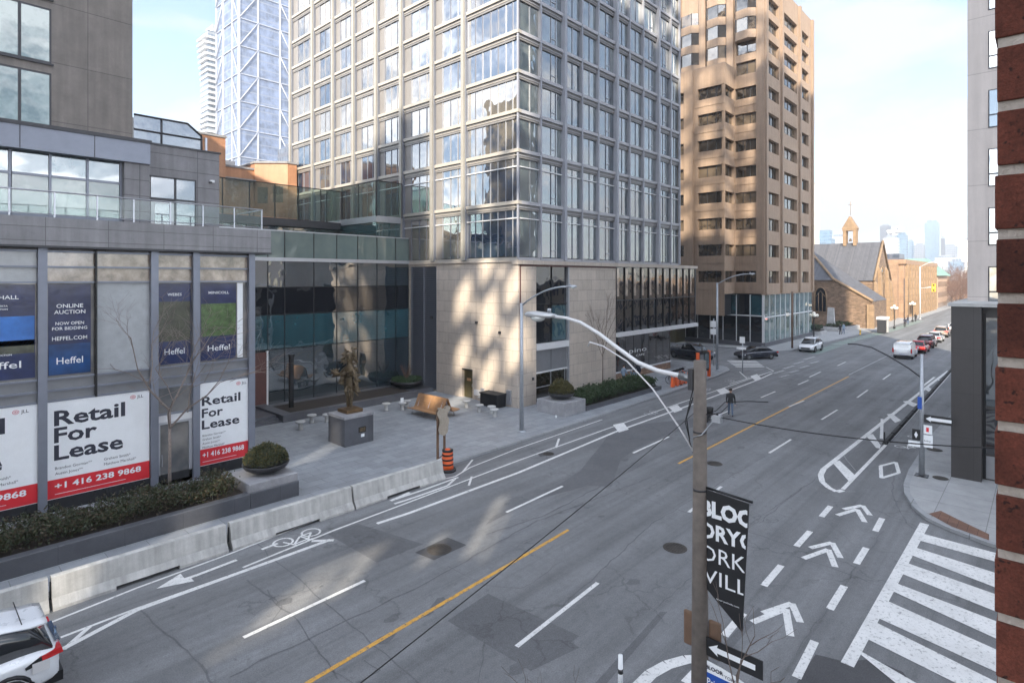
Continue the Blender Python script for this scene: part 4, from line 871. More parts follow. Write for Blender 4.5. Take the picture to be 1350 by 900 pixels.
# jersey barriers
def barrier(x0,x1):
    prof=[(20.08,0),(20.08,.08),(20.24,.30),(20.33,.84),(20.36,.86),(20.52,.86),(20.55,.84),(20.64,.30),(20.8,.08),(20.8,0)]
    k=MB(); g=.35; m0=(x0+x1)/2
    # body in three runs leaves a real drainage slot at the middle of the foot
    k.extr(prof,x0,m0-.85,'x','barrier_concrete'); k.extr(prof,m0+.85,x1,'x','barrier_concrete')
    p2=[(20.11,.11),(20.24,.30),(20.33,.84),(20.36,.86),(20.52,.86),(20.55,.84),(20.64,.30),(20.77,.11)]; k.extr(p2,m0-.85,m0+.85,'x','barrier_concrete')
    return k
t0=thing('concrete_barrier','concrete barrier section beside the white car at the left edge','barrier',(-1.7,20.44,0),'concrete barriers along the cycle lane')
k=barrier(-1.68,2.97); k.build('body',t0)
k=MB(); k.tube([(-1.69,20.44,.2),(-1.69,20.44,.7)],.02,'dark_metal',5); k.build('joint_pin',t0)
for xo,lab in ((3.03,'long concrete barrier section below the two lease posters at left'),(7.83,'concrete barrier section in front of the shrub bowl planter'),(12.56,'last concrete barrier section next to the orange barrel')):
    copytree(t0,(xo,20.44+(.02 if xo>5 else 0),0),0,lab)
# construction barrel
bxx,byy=18.07,20.95
T=thing('traffic_barrel','orange and black banded construction barrel at the end of barriers','barrel',(bxx,byy,0))
k=MB(); k.lathe([(.40,0),(.40,.09),(.34,.12),(.29,.12)],(bxx,byy,0.0),'black_rubber',20); k.build('base',T)
k=MB(); k.lathe([(.285,.1),(.275,.32),(.268,.5),(.26,.7),(.25,.9),(.24,.98),(.12,1.02),(.1,1.06),(.02,1.06)],(bxx,byy,0),'orange',20); k.build('drum',T)
for z in (.30,.52,.74,.93):
    k=MB(); k.lathe([(.284-.03*(z-.3),0),(.284-.03*(z-.2),.085)],(bxx,byy,z),'black_metal',20); k.build('band',T)
# wrapped sign stand
T=thing('covered_sign','temporary sign on brown posts wrapped in beige cloth behind the barrel','sign',(18.2,21.4,0))
for px,py,zt in ((17.75,21.3,2.9),(18.55,21.75,2.8)):
    k=MB(); k.box(px-.045,px+.045,py-.045,py+.045,.0,zt,'wood_post'); k.build('post',T)
k=MB(); k.tube([(17.75,21.3,.55),(18.55,21.75,.55)],.03,'wood_post',4); k.tube([(17.75,21.3,.12),(18.6,21.75,.12)],.035,'wood_post',4); k.build('brace',T)
import mathutils
k=MB(); 
def cl(a,b_): # wrinkled cloth lozenge
    return None
vs=[];fs=[];nn=9
for i in range(nn):
    for j in range(nn):
        u,v=i/(nn-1),j/(nn-1); wx=17.7+u*1.15; wy=21.25+u*.62+.05*math.sin(u*17+v*5); ztop=2.95-.15*u+.05*math.sin(u*9); zbot=1.85-.45*math.sin(u*2.7)+.25*u
        vs.append((wx-.08*math.sin(v*9+u*4),wy-.1,ztop+(zbot-ztop)*v))
for i in range(nn-1):
    for j in range(nn-1): fs.append((i*nn+j,i*nn+j+1,(i+1)*nn+j+1,(i+1)*nn+j))
k.raw(vs,fs,'cloth_beige',True); k.raw([(a+.03,b_+.14,c) for a,b_,c in vs],fs,'cloth_beige',True); k.build('cloth',T)
# benches: back to back
T=thing('double_bench','pair of curved wooden benches standing back to back on the plaza','bench',(24.3,29.8,0))
for s,nm in ((-1,'near'),(1,'far')):
    k=MB(); prof=[(24.4+s*1.05,.56),(24.4+s*.8,.50),(24.4+s*.48,.50),(24.4+s*.38,.62),(24.4+s*.06,1.38)]
    for i in range(len(prof)-1):
        (a,za),(b_,zb)=prof[i],prof[i+1]; n=3 if i<3 else 5
        for q in range(n):
            x0_=a+(b_-a)*q/n; z0_=za+(zb-za)*q/n; x1_=a+(b_-a)*(q+.86)/n; z1_=za+(zb-za)*(q+.86)/n
            k.hexa([(x0_,28.3,z0_),(x1_,28.3,z1_),(x1_,31.2,z1_),(x0_,31.2,z0_),(x0_+.01,28.3,z0_+.04),(x1_+.01*0,28.3,z1_+.04),(x1_,31.2,z1_+.04),(x0_,31.2,z0_+.04)],'wood')
    k.build('seat',T)
for y in (28.6,29.8,30.9):
    k=MB(); k.tube([(23.55,y,.14),(23.65,y,.47),(23.95,y,.47),(24.32,y,1.28),(24.48,y,1.28),(24.85,y,.47),(25.15,y,.47),(25.25,y,.14)],.03,'rail_steel',5); k.build('frame',T)
# stools
def stool(x,y):
    k=MB(); k.lathe([(.16,0),(.13,.06),(.12,.36),(.16,.42)],(x,y,.13),'concrete',14)
    return k
st=None
for (u,v,lab) in ((396,566,'round stone stool nearest the retail building, left of the statue'),(411,557,'round stone stool second from left before the terrace ledge'),(431,556,'round stone stool just left of the statue pedestal'),
    (509,541,'round stone stool right of the statue pedestal'),(530,540,'round stone stool with a paper notice on it'),(536.5,537,'round stone stool closest to the left end of the bench'),
    (615,537,'round stone stool closest to the podium door'),(632,543,'round stone stool in the middle of the cluster near the podium'),(648,545,'round stone stool nearest the black box'),(635,532,'round stone stool touching the podium wall'),(652,549,'round stone stool closest to the street lamp')):
    x,y=G(u,v,.13)
    if st is None:
        st=thing('stone_stool',lab,'stool',(x,y,.13),'round stone stools on the plaza'); k=stool(x,y); k.build('leg',st); k=MB(); k.lathe([(.27,0),(.29,.03),(.29,.09),(.26,.11),(.01,.11)],(x,y,.54),'concrete',18); k.build('seat',st)
    else: copytree(st,(x,y,.13),0,lab)
x,y=G(530,540,.13); k=MB(); k.box(x-.12,x+.12,y-.02,y+.02,.66,.95,'sign_white'); setp(k.build('notice_card'),'small white notice standing on a stone stool','notice')
T=thing('utility_box','black box cabinet against the podium wall','cabinet',(29,28.8,0)); k=MB(); k.box(28.55,29.45,27.9,29.6,.13,1.0,'black_metal'); k.build('body',T,.05); k=MB(); k.box(28.5,29.47,27.85,29.65,1.0,1.07,'black_rubber'); k.build('lid',T)
# statue + pedestal
T=thing('statue_pedestal','square dark granite pedestal with small bronze plaque','pedestal',(17.4,28.4,.13))
k=MB(); k.box(16.5,18.3,27.5,29.2,.13,1.72,'granite'); k.build('block',T,.02); k=MB(); k.box(16.46,18.34,27.46,29.24,1.6,1.74,'granite_light') ; k.build('cap',T)
k=MB(); k.box(17.35,17.8,27.47,27.5,.75,1.05,'black_metal'); k.box(17.4,17.75,27.46,27.475,.8,1.0,'bronze'); k.box(17.5,17.7,27.47,27.5,.5,.66,'sign_white'); k.build('plaque',T)
def skin(name,joints,edges,radii,parent,mats,sub=2,assign=None):
    me=bpy.data.meshes.new(name); o0=parent_world(parent)
    me.from_pydata([tuple(Vector(j)-o0) for j in joints],edges,[]); o=bpy.data.objects.new(name,me); COL.objects.link(o)
    md=o.modifiers.new('s','SKIN'); md.use_smooth_shade=True
    for i,r in enumerate(radii):
        q=me.skin_vertices[0].data[i]; q.radius=(r,r) if not isinstance(r,tuple) else r; q.use_root=(i==0)
    s2=o.modifiers.new('u','SUBSURF'); s2.levels=sub; s2.render_levels=sub
    dg=bpy.context.evaluated_depsgraph_get(); nm=bpy.data.meshes.new_from_object(o.evaluated_get(dg))
    bpy.data.objects.remove(o); bpy.data.meshes.remove(me)
    r=bpy.data.objects.new(name,nm); COL.objects.link(r); r.parent=parent
    nm.materials.clear()
    for m_ in mats: nm.materials.append(M[m_])
    for p in nm.polygons:
        p.use_smooth=True
        if assign: p.material_index=assign(Vector(p.center)+o0)
    return r
T=thing('bronze_statue','tall weathered bronze figure with flared skirt and crested head','statue',(17.4,28.5,1.74))
k=MB(); k.box(16.95,17.95,28.0,29.0,1.74,1.93,'bronze_base'); k.build('base',T,.02)
c=(17.4,28.5)
J=[(c[0],c[1],3.35),(c[0],c[1],3.75),(c[0],c[1]+.02,4.15),(c[0],c[1],4.38),(c[0],c[1],4.7),(c[0]+.03,c[1]-.02,5.1),
   (c[0]-.05,c[1]+.16,3.0),(c[0]-.02,c[1]+.14,2.5),(c[0],c[1]+.14,1.98),(c[0]+.05,c[1]-.14,3.0),(c[0]+.04,c[1]-.1,2.5),(c[0]+.05,c[1]-.08,1.98),
   (c[0]-.12,c[1]+.33,4.05),(c[0]-.25,c[1]+.6,3.75),(c[0]-.35,c[1]+.95,3.8),(c[0]+.1,c[1]-.32,4.0),(c[0]+.15,c[1]-.5,3.4),(c[0]+.2,c[1]-.55,2.85)]
E_=[(0,1),(1,2),(2,3),(3,4),(4,5),(0,6),(6,7),(7,8),(0,9),(9,10),(10,11),(2,12),(12,13),(13,14),(2,15),(15,16),(16,17)]
R_=[.30,.22,.28,.12,.26,.2,.2,.11,.09,.2,.11,.09,.14,.1,.2,.13,.09,.06]
skin('figure',J,E_,R_,T,['bronze'])
k=MB()
for i in range(90):
    a=random.uniform(0,6.28); z=random.choice([random.uniform(2.85,3.7),random.uniform(4.4,5.3),random.uniform(3.6,4.2)]); r=.42 if z<3.7 else .28
    p=Vector((c[0]+r*math.cos(a)*.8,c[1]+r*math.sin(a),z)); d=Vector((math.cos(a)*.25,math.sin(a)*.3,random.uniform(-.35,.2))); k.tube([p,p+d*.7,p+d],[.07,.05,.01],'bronze',5)
for i in range(24):
    p=Vector((c[0]-.33,c[1]+.95,3.8)); k.tube([p,p+Vector((random.uniform(-.3,.2),random.uniform(-.2,.35),random.uniform(-.25,.3)))],[.1,.02],'bronze',5)
k.build('drapery',T)
# street lamp on the left pavement
def streetlamp(loc,h,arm,head,label,name='street_lamp',mat='galv',pr=.13,group='street lamps'):
    x,y=loc; t=thing(name,label,'street lamp',(x,y,.13),group)
    k=MB(); k.lathe([(pr*1.9,0),(pr*1.9,.05),(pr*1.2,.1)],(x,y,.13),mat,14); k.build('base',t)
    k=MB(); k.tube([(x,y,.13),(x,y,h)],[pr,pr*.7],mat,12); k.build('pole',t)
    k=MB(); pts=[Vector((x,y,h-.15))+Vector((arm[0]*q,arm[1]*q,arm[2]*(1-(1-q)**2))) for q in [i/8 for i in range(9)]]; k.tube(pts,[.05]*9,mat,8); k.build('arm',t)
    e=pts[-1]; d=Vector((arm[0],arm[1],0)).normalized(); n=Vector((-d.y,d.x,0)); q=head
    k=MB(); sec=[(0,.06,.05),(.15*q,.09,.07),(.4*q,.15,.09),(.8*q,.17,.09),(q,.10,.05),(q*1.04,.02,.02)]
    vs=[];fs=[]
    for (a,w,hh) in sec:
        for t_ in range(10):
            th=2*math.pi*t_/10; vs.append(e+d*a+n*w*q*1.0*math.cos(th)+Vector((0,0,hh*math.sin(th)*(1.1 if math.sin(th)>0 else .6))))
    for i in range(len(sec)-1):
        for t_ in range(10): fs.append((i*10+t_,i*10+(t_+1)%10,(i+1)*10+(t_+1)%10,(i+1)*10+t_))
    fs.append(tuple(range(9,-1,-1))); fs.append(tuple(range(50,60))); k.raw(vs,fs,mat,True); k.tube([e+d*.25*q+Vector((0,0,.08)),e+d*.25*q+Vector((0,0,.16))],.05,mat,8); hd=k.build('lamp_head',t)
    k=MB(); cc=e+d*.62*q; k.ball((cc.x,cc.y,cc.z-.05),.15*q,'lens_glass',12,(1.3,1.,.75)); k.build('lens',hd)
    return t
streetlamp((25.3,22.7),7.7,(.35,-3.1,1.15),.6,'grey cobra head street lamp on the plaza edge, left of the near pole')
# near pole with its lamp
PXn,PYn=10.5,4.85
T=thing('utility_pole','tall near concrete pole with banner and signs rising from the bottom edge','pole',(PXn,PYn,.13))
k=MB(); k.tube([(PXn,PYn,.13),(PXn,PYn,7.62)],[.17,.115],'concrete_pole',16); k.build('shaft',T)
k=MB(); k.lathe([(.135,0),(.135,.04)],(PXn,PYn,5.15),'dark_metal',16); k.lathe([(.13,0),(.13,.03)],(PXn,PYn,6.25),'dark_metal',16); k.lathe([(.145,0),(.145,.06)],(PXn,PYn,3.25),'dark_metal',16); k.lathe([(.15,0),(.15,.05)],(PXn,PYn,2.62),'dark_metal',16); k.build('band',T)
k=MB(); ap=[(PXn,PYn+.1,7.25),(PXn,PYn+.45,7.29),(PXn,PYn+.9,7.33),(PXn,PYn+1.35,7.45),(PXn,PYn+1.85,7.72),(PXn,PYn+2.3,7.98),(PXn,PYn+2.8,8.2),(PXn,PYn+3.2,8.28),(PXn,PYn+3.55,8.3)]
k.tube(ap,[.046,.046,.046,.044,.042,.04,.038,.036,.036],'alu_white',10); k.build('lamp_arm',T)
k=MB(); k.box(PXn-.1,PXn+.1,PYn+.1,PYn+.2,7.05,7.45,'dark_metal'); k.tube([(PXn,PYn+.12,7.25),(PXn,PYn+.42,7.28)],.075,'car_grey',8); k.build('bracket',T)
# lamp head
k=MB(); vs=[];fs=[]; e=Vector((PXn,PYn+3.5,8.3)); sec=[(0,.05,.05),(.12,.075,.075),(.3,.10,.09),(.6,.14,.11),(.85,.12,.09),(.98,.03,.02)]
for (a,w,hh) in sec:
    for t_ in range(12):
        th=2*math.pi*t_/12; vs.append(e+Vector((w*math.cos(th),a,hh*math.sin(th)*(1 if math.sin(th)>0 else .55))))
for i in range(5):
    for t_ in range(12): fs.append((i*12+t_,i*12+(t_+1)%12,(i+1)*12+(t_+1)%12,(i+1)*12+t_))
fs.append(tuple(range(11,-1,-1))); fs.append(tuple(range(60,72))); k.raw(vs,fs,'car_silver',True); k.lathe([(.05,0),(.05,.09),(.03,.1)],(e.x,e.y+.2,e.z+.08),'galv',10); hd=k.build('lamp_head',T)
k=MB(); k.ball((e.x,e.y+.55,e.z-.06),.15,'lens_glass',14,(.85,1.35,.6)); k.build('lens',hd)
# thin curved rod crossing the arm
k=MB(); rp_=[(PXn,PYn+.12,5.85),(PXn,PYn+.45,6.3),(PXn,PYn+1.0,6.95),(PXn,PYn+1.6,7.45),(PXn,PYn+2.2,7.72),(PXn,PYn+2.55,7.78),(PXn,PYn+2.6,7.68)]; k.tube(rp_,[.017]*7,'alu_white',8); k.build('brace',T)
FN=FX(PXn)
# banner (hangs towards the camera's right, i.e. -y)
B=thing('street_banner','black pole banner with large white lettering BLOOR YORKVILLE','banner',(PXn,PYn-.5,5.2))
def ban(u0,u1,z,d): return FN.p(u0,z,d)
u0b,u1b=-PYn+.13,-PYn+.93
k=MB(); pts=[(u0b,5.2),(u1b,5.14),(u1b-.12,2.78),(u0b+.02,3.32)]
for d in (0.012,-.012): k.face([FN.p(a,z,d) for a,z in pts],'sign_black')
for i in range(4): a=pts[i]; b_=pts[(i+1)%4]; k.face([FN.p(*a,.012),FN.p(*b_,.012),FN.p(*b_,-.012),FN.p(*a,-.012)],'sign_black')
k.build('cloth',B)
k=MB(); k.tube([FN.p(u0b-.12,5.24,0),FN.p(u1b+.06,5.18,0)],.025,'black_metal',8); k.build('rod',B)
k=MB(); C=(u0b+.015,u1b-.03)
text(k,FN,'BLOO',u0b-.10,4.72,.28,.016,'sign_white',.05,w=1.0,clip=C); text(k,FN,'ORYO',u0b-.14,4.3,.28,.016,'sign_white',.03,w=1.08,clip=(C[0],C[1]-.03)); text(k,FN,'ORK',u0b-.12,3.87,.29,.016,'sign_white',.0,w=.86,clip=(C[0],C[1]-.05)); text(k,FN,'VILL',u0b-.06,3.46,.27,.016,'sign_white',.0,w=.84,clip=(C[0],C[1]-.07))
text(k,FN,'bloor-yorkville.com',u0b+.2,3.2,.03,.016,'sign_white',0,w=.42); k.build('lettering',B)
# one way sign (arrow), signal backs, street name sign
S=thing('one_way_sign','black one way arrow sign on the near pole','sign',(PXn,PYn-.6,2.4))
k=MB(); FN.box(k,u0b-.02,u0b+1.05,2.10,2.44,.02,.04,'sign_black'); k.build('plate',S)
k=MB(); zc=2.27; ar=[(u0b+.06,zc),(u0b+.24,zc+.11),(u0b+.22,zc+.05),(u0b+.92,zc+.05),(u0b+.92,zc-.05),(u0b+.22,zc-.05),(u0b+.24,zc-.11)]; k.face([FN.p(a,z,.044) for a,z in ar],'sign_white'); k.build('arrow',S)
S=thing('signal_backplate','dark backs of two traffic signal plates on the near pole','traffic signal',(PXn,PYn,2.5))
k=MB(); FN.box(k,-PYn-.34,-PYn-.12,2.1,2.75,-.08,.0,'wood_post'); FN.box(k,-PYn+.14,-PYn+.38,2.02,2.72,-.12,-.04,'wood_post'); k.build('plate',S,.03)
S=thing('street_name_sign','blue and white street name sign at the foot of the near pole view','sign',(PXn,PYn-.5,1.9))
k=MB(); FN.box(k,u0b-.02,u0b+.9,1.4,1.78,.02,.035,'street_blue'); pts=[(u0b-.02,1.88),(u0b+.9,1.88)]+[(u0b+.44+.46*math.cos(t*math.pi/10),1.88+.2*math.sin(t*math.pi/10)) for t in range(0,11)]
k.face([FN.p(a,z,.03) for a,z in [(u0b-.02,1.78),(u0b+.9,1.78),(u0b+.85,1.86),(u0b+.6,1.94),(u0b+.3,1.98),(u0b-.02,2.0)]],'sign_white'); k.build('plate',S)
k=MB(); text(k,FN,'BLOOR',u0b,1.85,.07,.042,'ink',.03,w=.34); text(k,FN,'YORKVILLE',u0b+.36,1.82,.06,.042,'ink',0,w=.42); text(k,FN,'Prince Arthur',u0b+.03,1.56,.13,.042,'sign_white',.01,w=.8); k.build('lettering',S)
# cables
k=MB(); 
def sag(a,b_,s,n=14): a=Vector(a);b_=Vector(b_); return [a.lerp(b_,i/n)+Vector((0,0,-s*4*(i/n)*(1-i/n))) for i in range(n+1)]
k.tube(sag((PXn,PYn+.1,6.62),(1.6,4.3,5.55),.05),.0065,'black_rubber',5); setp(k.build('overhead_cable'),'thin black cable running from the near pole down to the lower left','cable')
k=MB(); k.tube(sag((PXn,PYn-.1,6.62),(10.5,.35,6.85),.12),.010,'black_rubber',5); setp(k.build('overhead_cable'),'black cable slung from the near pole to the right behind the brick pier','cable')
k=MB(); k.tube([(10.5,.2,.13),(10.5,.2,7.6)],[.17,.12],'concrete_pole',14); setp(k.build('utility_pole'),'concrete pole hidden behind the brick pier that holds the cable','pole')
k=MB(); k.tube([(PXn,PYn+.14,6.9),(PXn-.05,PYn+.25,6.5),(PXn,PYn+.2,6.0),(PXn,PYn+.12,5.8)],.012,'black_rubber',5); k.tube([(PXn,PYn+.13,7.1),(PXn,PYn+.3,6.4),(PXn-.1,PYn+.16,6.1)],.01,'black_rubber',5); k.tube([(PXn-.1,PYn+.12,6.15),(PXn-.15,PYn-.1,6.25),(PXn,PYn-.25,6.5),(PXn+.3,PYn-.3,6.6)],.012,'galv',5)
k.box(PXn-.05,PXn+.05,PYn-.42,PYn-.25,6.5,6.62,'galv'); setp(k.build('cable_bundle'),'loose loops of cable hanging round the near pole','cable bundle')
# ================================================================== RIGHT SIDE
T=thing('corner_building','dark grey clad low corner building at the right edge','building',(36,0,0))
k=MB(); k.box(32.9,62,2.12,3.2,.13,7.95,'dark_cladding'); k.box(33.5,62,-40,2.12,.13,7.9,'dark_cladding'); k.build('wall',T)
k=MB(); k.box(32.8,62.1,-40,3.3,7.9,8.05,'concrete'); k.build('parapet',T)
Fd=FX(33.5)
for i in range(6):
    a=-2.05+i*1.6; k=MB(); Fd.box(k,a+.05,a+1.55,.2,1.2,.0,.03,'grey_panel'); Fd.box(k,a+.05,a+1.55,1.3,3.3,.0,.03,'glass_black'); Fd.box(k,a+.05,a+1.55,3.45,7.4,.0,.03,'glass_atrium'); Fd.box(k,a-.05,a+.05,.2,7.6,.0,.07,'black_metal'); k.build('window',T)
T=thing('cream_tower','cream concrete slab tower rising behind the dark corner building','tower',(37,0,8))
CT=62
k=MB(); k.box(36.5,60,-10,2.9,8.05,CT,'cream_wall'); k.build('wall',T)
Fc=FX(36.5)
z=9.8; i=0
while z<CT-3 and i<16:
    for u in (-2.1,1.2):
        k=MB(); Fc.box(k,u,u+1.3,z-1.9,z-.05,-.1,.02,'dark_metal'); Fc.box(k,u+.05,u+1.25,z-1.25,z-.1,.02,.03,'glass_tower_right'); Fc.box(k,u+.05,u+1.25,z-1.85,z-1.32,.02,.03,'glass_tower_right'); k.build('window',T)
    z+=2.87; i+=1
# brick pier by the camera
T=thing('brick_pier','red brick pier with pale mortar close to the lens at right','brick wall',(1.1,-.5,0))
m,nt,b=nodes('brick_face'); f=ramp(nt,noise(nt,22,6,.75),.25,.75); c_=mix(nt,f,(.11,.032,.020),(.27,.076,.046)); c_=mix(nt,ramp(nt,noise(nt,90,2),.62,.7),c_,(.05,.02,.015)); c_=mix(nt,1.,c_,ramp(nt,noise(nt,7.5,1,.4),.35,.65,.62,1.35),'MULTIPLY'); c_=mix(nt,1.,c_,ramp(nt,noise(nt,240,3,.8),.3,.7,.7,1.3),'MULTIPLY'); L(nt,c_,b.inputs['Base Color']); b.inputs['Roughness'].default_value=.9; bump(nt,b,noise(nt,75,8,.8),1.,.012)
m,nt,b=nodes('mortar'); f=ramp(nt,noise(nt,60,6,.75),.25,.75); L(nt,mix(nt,f,(.34,.30,.26),(.55,.50,.45)),b.inputs['Base Color']); b.inputs['Roughness'].default_value=.95; bump(nt,b,noise(nt,120,5,.7),.9,.004)
k=MB(); k.box(.903,1.2,-1.2,.043,6.,12.5,'mortar'); k.box(.903,1.2,-1.2,.043,.13,6.,'brick_red'); k.build('mortar_bed',T)
k=MB(); ch=.0760; z=8.1+.018
while z<10.6:
    off=random.uniform(-.002,.002)
    for y0,y1 in ((-.185,.0445),(-.43,-.197)):
        k.box(.897+off,1.2,y0,y1+random.uniform(-.0012,.0012),z,z+ch-.0125,'brick_face')
    z+=ch
o=k.build('brick_course',T,.0015)
# camera-side blocks (seen in reflections, they shade the street)
def office(name,label,x0,x1,y0,y1,z1,mat,cat='building',screen=None,z0=0):
    t=thing(name,label,cat,((x0+x1)/2,(y0+y1)/2,0)); k=MB(); k.box(x0,x1,y0,y1,.13,z1,mat); k.build('wall',t); k=MB(); k.box(x0-.2,x1+.2,y0-.2,y1+.2,z1,z1+.5,'concrete'); k.build('roof',t)
    return t
SUN_AZ=(-.85,-.527)
t1=office('brick_office_block','tall red brown office block on the camera side of the street',-9,.9,-42,-.3,60,'far_brown')
t2=thing('light_mask_wall','unseen thin wall added behind the viewpoint, pierced to shape sun patches','building',(-20,-.6,0))  # unseen wall added to let sun through as window-shaped patches
k=MB(); FT=Fr((0,-.6),(1,0),(0,1)); hl=[]
for (u,v,w_,h_) in ((372,800,1.3,.9),(428,765,1.7,1.0),(640,688,.55,1.5),(655,700,.5,1.2),(568,722,.5,.7)):
    gx,gy_=G(u,v); tt=(gy_+.6)/.527; hx_=gx-.85*tt; hz_=tt*math.tan(rad(28)); hl.append((hx_-w_,hx_+w_,hz_-h_,hz_+h_))  # holes aimed so sun patches land on chosen road spots
FT.wall(k,-30,-9,0,30.5,hl,.25,'far_beige'); k.box(-13,-9,-1.1,-.6,30.5,60,'far_beige'); k.build('wall',t2)
t3=office('apartment_block','unseen grey slab added farther back on the camera side for shade',-95,-40,-6.5,-1.5,66,'far_grey')  # thin slab added out of view to shade retail front and pavilion
office('apartment_block','low beige terrace beyond the corner building on the right',62,110,-30,-4,8,'far_beige')
office('apartment_block','brown brick terrace farther along the right side',112,165,-30,-1,9,'far_brown')
office('apartment_block','long pale office row at the far right of the street',170,330,-30,-5,9,'far_white')
office('apartment_block','broad beige slab across the street behind the viewpoint',-85,-40,40,75,20,'far_beige')
def screenwall(t,x0,x1,y,z0,z1,nx,nz,ang='x',rr=.36,jit=.1):
    """added screen out of view, rounded openings break the sun into dapples"""
    k=MB(); cw=(x1-x0)/nx; chh=(z1-z0)/nz
    for i in range(nx):
        for j in range(nz):
            cx=x0+(i+.5)*cw; cz=z0+(j+.5)*chh; a=cw*rr*random.uniform(1-jit*2,1+jit); b_=chh*rr*random.uniform(1-jit*2,1+jit); cx+=cw*random.uniform(-.06,.06)*jit*5; cz+=chh*random.uniform(-.06,.06)*jit*5; n=20
            outer=[];inner=[]
            for q in range(n):
                th=2*math.pi*q/n; c_,s_=math.cos(th),math.sin(th); mm=max(abs(c_),abs(s_)); ox=c_/mm*cw/2+x0+(i+.5)*cw-cx; oz=s_/mm*chh/2+z0+(j+.5)*chh-cz
                sx=math.copysign(abs(c_)**.45,c_)*a; sz=math.copysign(abs(s_)**.45,s_)*b_
                outer.append((cx+ox,cz+oz)); inner.append((cx+sx,cz+sz))
            for q in range(n):
                p=(q+1)%n; Q=[outer[q],outer[p],inner[p],inner[q]]
                if ang=='x': pts=[(u,y,v) for u,v in Q]
                else: pts=[(y,u,v) for u,v in Q]
                k.face(pts,'concrete')
    k.build('dapple_screen',t)
screenwall(t2,-26,-13,-.6,30.5,47.5,3,4,'x',.33,.14)  # added screen, dapples the podium side
k=MB(); k.box(-30,-26,-1.1,-.3,30.5,47.5,'far_beige'); k.build('shade_panel',t2)  # unseen solid panel added to keep sun off the statue
screenwall(t1,-42,-.3,.3,60.5,92,12,8,'y',.36,.18)  # screen added above the block to dapple the tan tower
# ================================================================== FAR LEFT: copper building, towers
T=thing('copper_building','stepped copper orange clad building behind the roof terraces','building',(24,62,0))
k=MB(); k.box(14,22.7,60,80,0,23.1,'copper_cladding'); k.box(22.7,26,61.2,80,0,20.5,'copper_cladding'); k.prism([(26,61),(28.4,58.5),(29.4,58.5),(29.4,80),(26,80)],0,21.2,'copper_cladding'); k.build('wall',T)
k=MB(); k.box(13.9,22.8,59.9,80,23.1,23.3,'roof_grey'); k.box(22.7,26,61.1,80,20.5,20.7,'roof_grey'); k.prism([(25.9,60.9),(28.3,58.4),(29.5,58.4),(29.5,80),(26,80)],21.2,21.4,'roof_grey'); k.box(22.7,26,60.6,61.2,19.2,19.4,'roof_grey'); k.box(23.5,24.8,63,65,20.7,21.5,'alu'); k.build('roof',T)
for a,z in ((26.2,18.2),(27.3,18.3)):
    k=MB(); x0_=a; d=(x0_-26)/2.4; y0_=61-d*2.5; k.hexa([(x0_,y0_-.03,z-1.2),(x0_+.75,y0_-.8,z-1.2),(x0_+.8,y0_-.7,z-1.2),(x0_+.05,y0_+.1,z-1.2),(x0_,y0_-.03,z+.5),(x0_+.75,y0_-.8,z+.5),(x0_+.8,y0_-.7,z+.5),(x0_+.05,y0_+.1,z+.5)],'glass_brown'); k.build('window',T)
def at(u,d): a=(u-675)/760.; return (d*(FW[0]+a*RT[0]), d*(FW[1]+a*RT[1]))
def zt(v,d): return CAMH+(366-v)/760.*d
# supertall under construction
d=300; cx,cy=at(337,d); 
T=thing('braced_skyscraper','very tall glass skyscraper with white diagonal bracing and side hoist','skyscraper',(cx,cy,0))
hw=14.0
k=MB(); k.box(cx-hw,cx+hw,cy-hw,cy+hw,0,190,'office_glass'); k.build('wall',T)
k=MB(); 
for fr,c0 in ((FX(cx-hw),-cy),(FY(cy-hw),cx)):
    for u in (-hw,-hw*.35,hw*.45,hw): fr.box(k,c0+u-.42,c0+u+.42,0,190,0,.5,'brace_grey')
    z=14
    while z<186:
        fr.box(k,c0-hw,c0+hw,z-.18,z+.18,0,.5,'brace_grey')
        z+=13.5
    z=14; s=1
    while z<186:
        for (a,b_) in ((-hw,-hw*.35),(hw*.45,hw)):
            p,q=(a,b_) if (a<0) else (b_,a); k.tube([fr.p(c0+p,z,.5),fr.p(c0+q,z+13.5,.5)],.28,'brace_grey',4)
        z+=13.5
k.build('bracing',T)
k=MB(); hx,hy=cx+hw+3,cy-hw+2
for s in ((-.8,-.8),(.8,-.8),(.8,.8),(-.8,.8)): k.tube([(hx+s[0],hy+s[1],0),(hx+s[0],hy+s[1],185)],.18,'alu_white',4)
z=2
while z<184: k.tube([(hx-.8,hy-.8,z),(hx+.8,hy-.8,z+2),(hx-.8,hy-.8,z+4)],.12,'alu_white',3); k.tube([(hx-.8,hy-.8,z),(hx-.8,hy+.8,z+2),(hx-.8,hy-.8,z+4)],.12,'alu_white',3); z+=4
k.build('hoist',T)
d=330; cx,cy=at(283,d); T=thing('condo_tower','slender pale condo tower with wavy balconies left of braced skyscraper','tower',(cx,cy,0))
top=zt(38,d); k=MB(); k.box(cx-5.5,cx+5.5,cy-5.5,cy+5.5,0,top-4,'condo_wall'); k.box(cx-3,cx+5.5,cy-5.5,cy+5.5,top-4,top,'far_white'); k.build('wall',T)
k=MB(); z=10; i=0
while z<top-8:
    o_=1.0*math.sin(i*.33); k.box(cx-6.6-o_,cx+5.6,cy-6.6-.6*math.sin(i*.4+1),cy+5.6,z,z+1.1,'alu_white'); z+=3.1; i+=1
k.build('balcony',T)
d=220; cx,cy=at(386,d); T=thing('grey_block','small dark grey block peeking beside the hoist','building',(cx,cy,0)); k=MB(); k.box(cx-4,cx+4,cy-4,cy+4,0,zt(198,d),'far_dark'); k.build('wall',T); k=MB(); k.box(cx-2,cx+2,cy-2,cy+2,zt(198,d),zt(190,d),'far_dark'); k.build('roof',T)
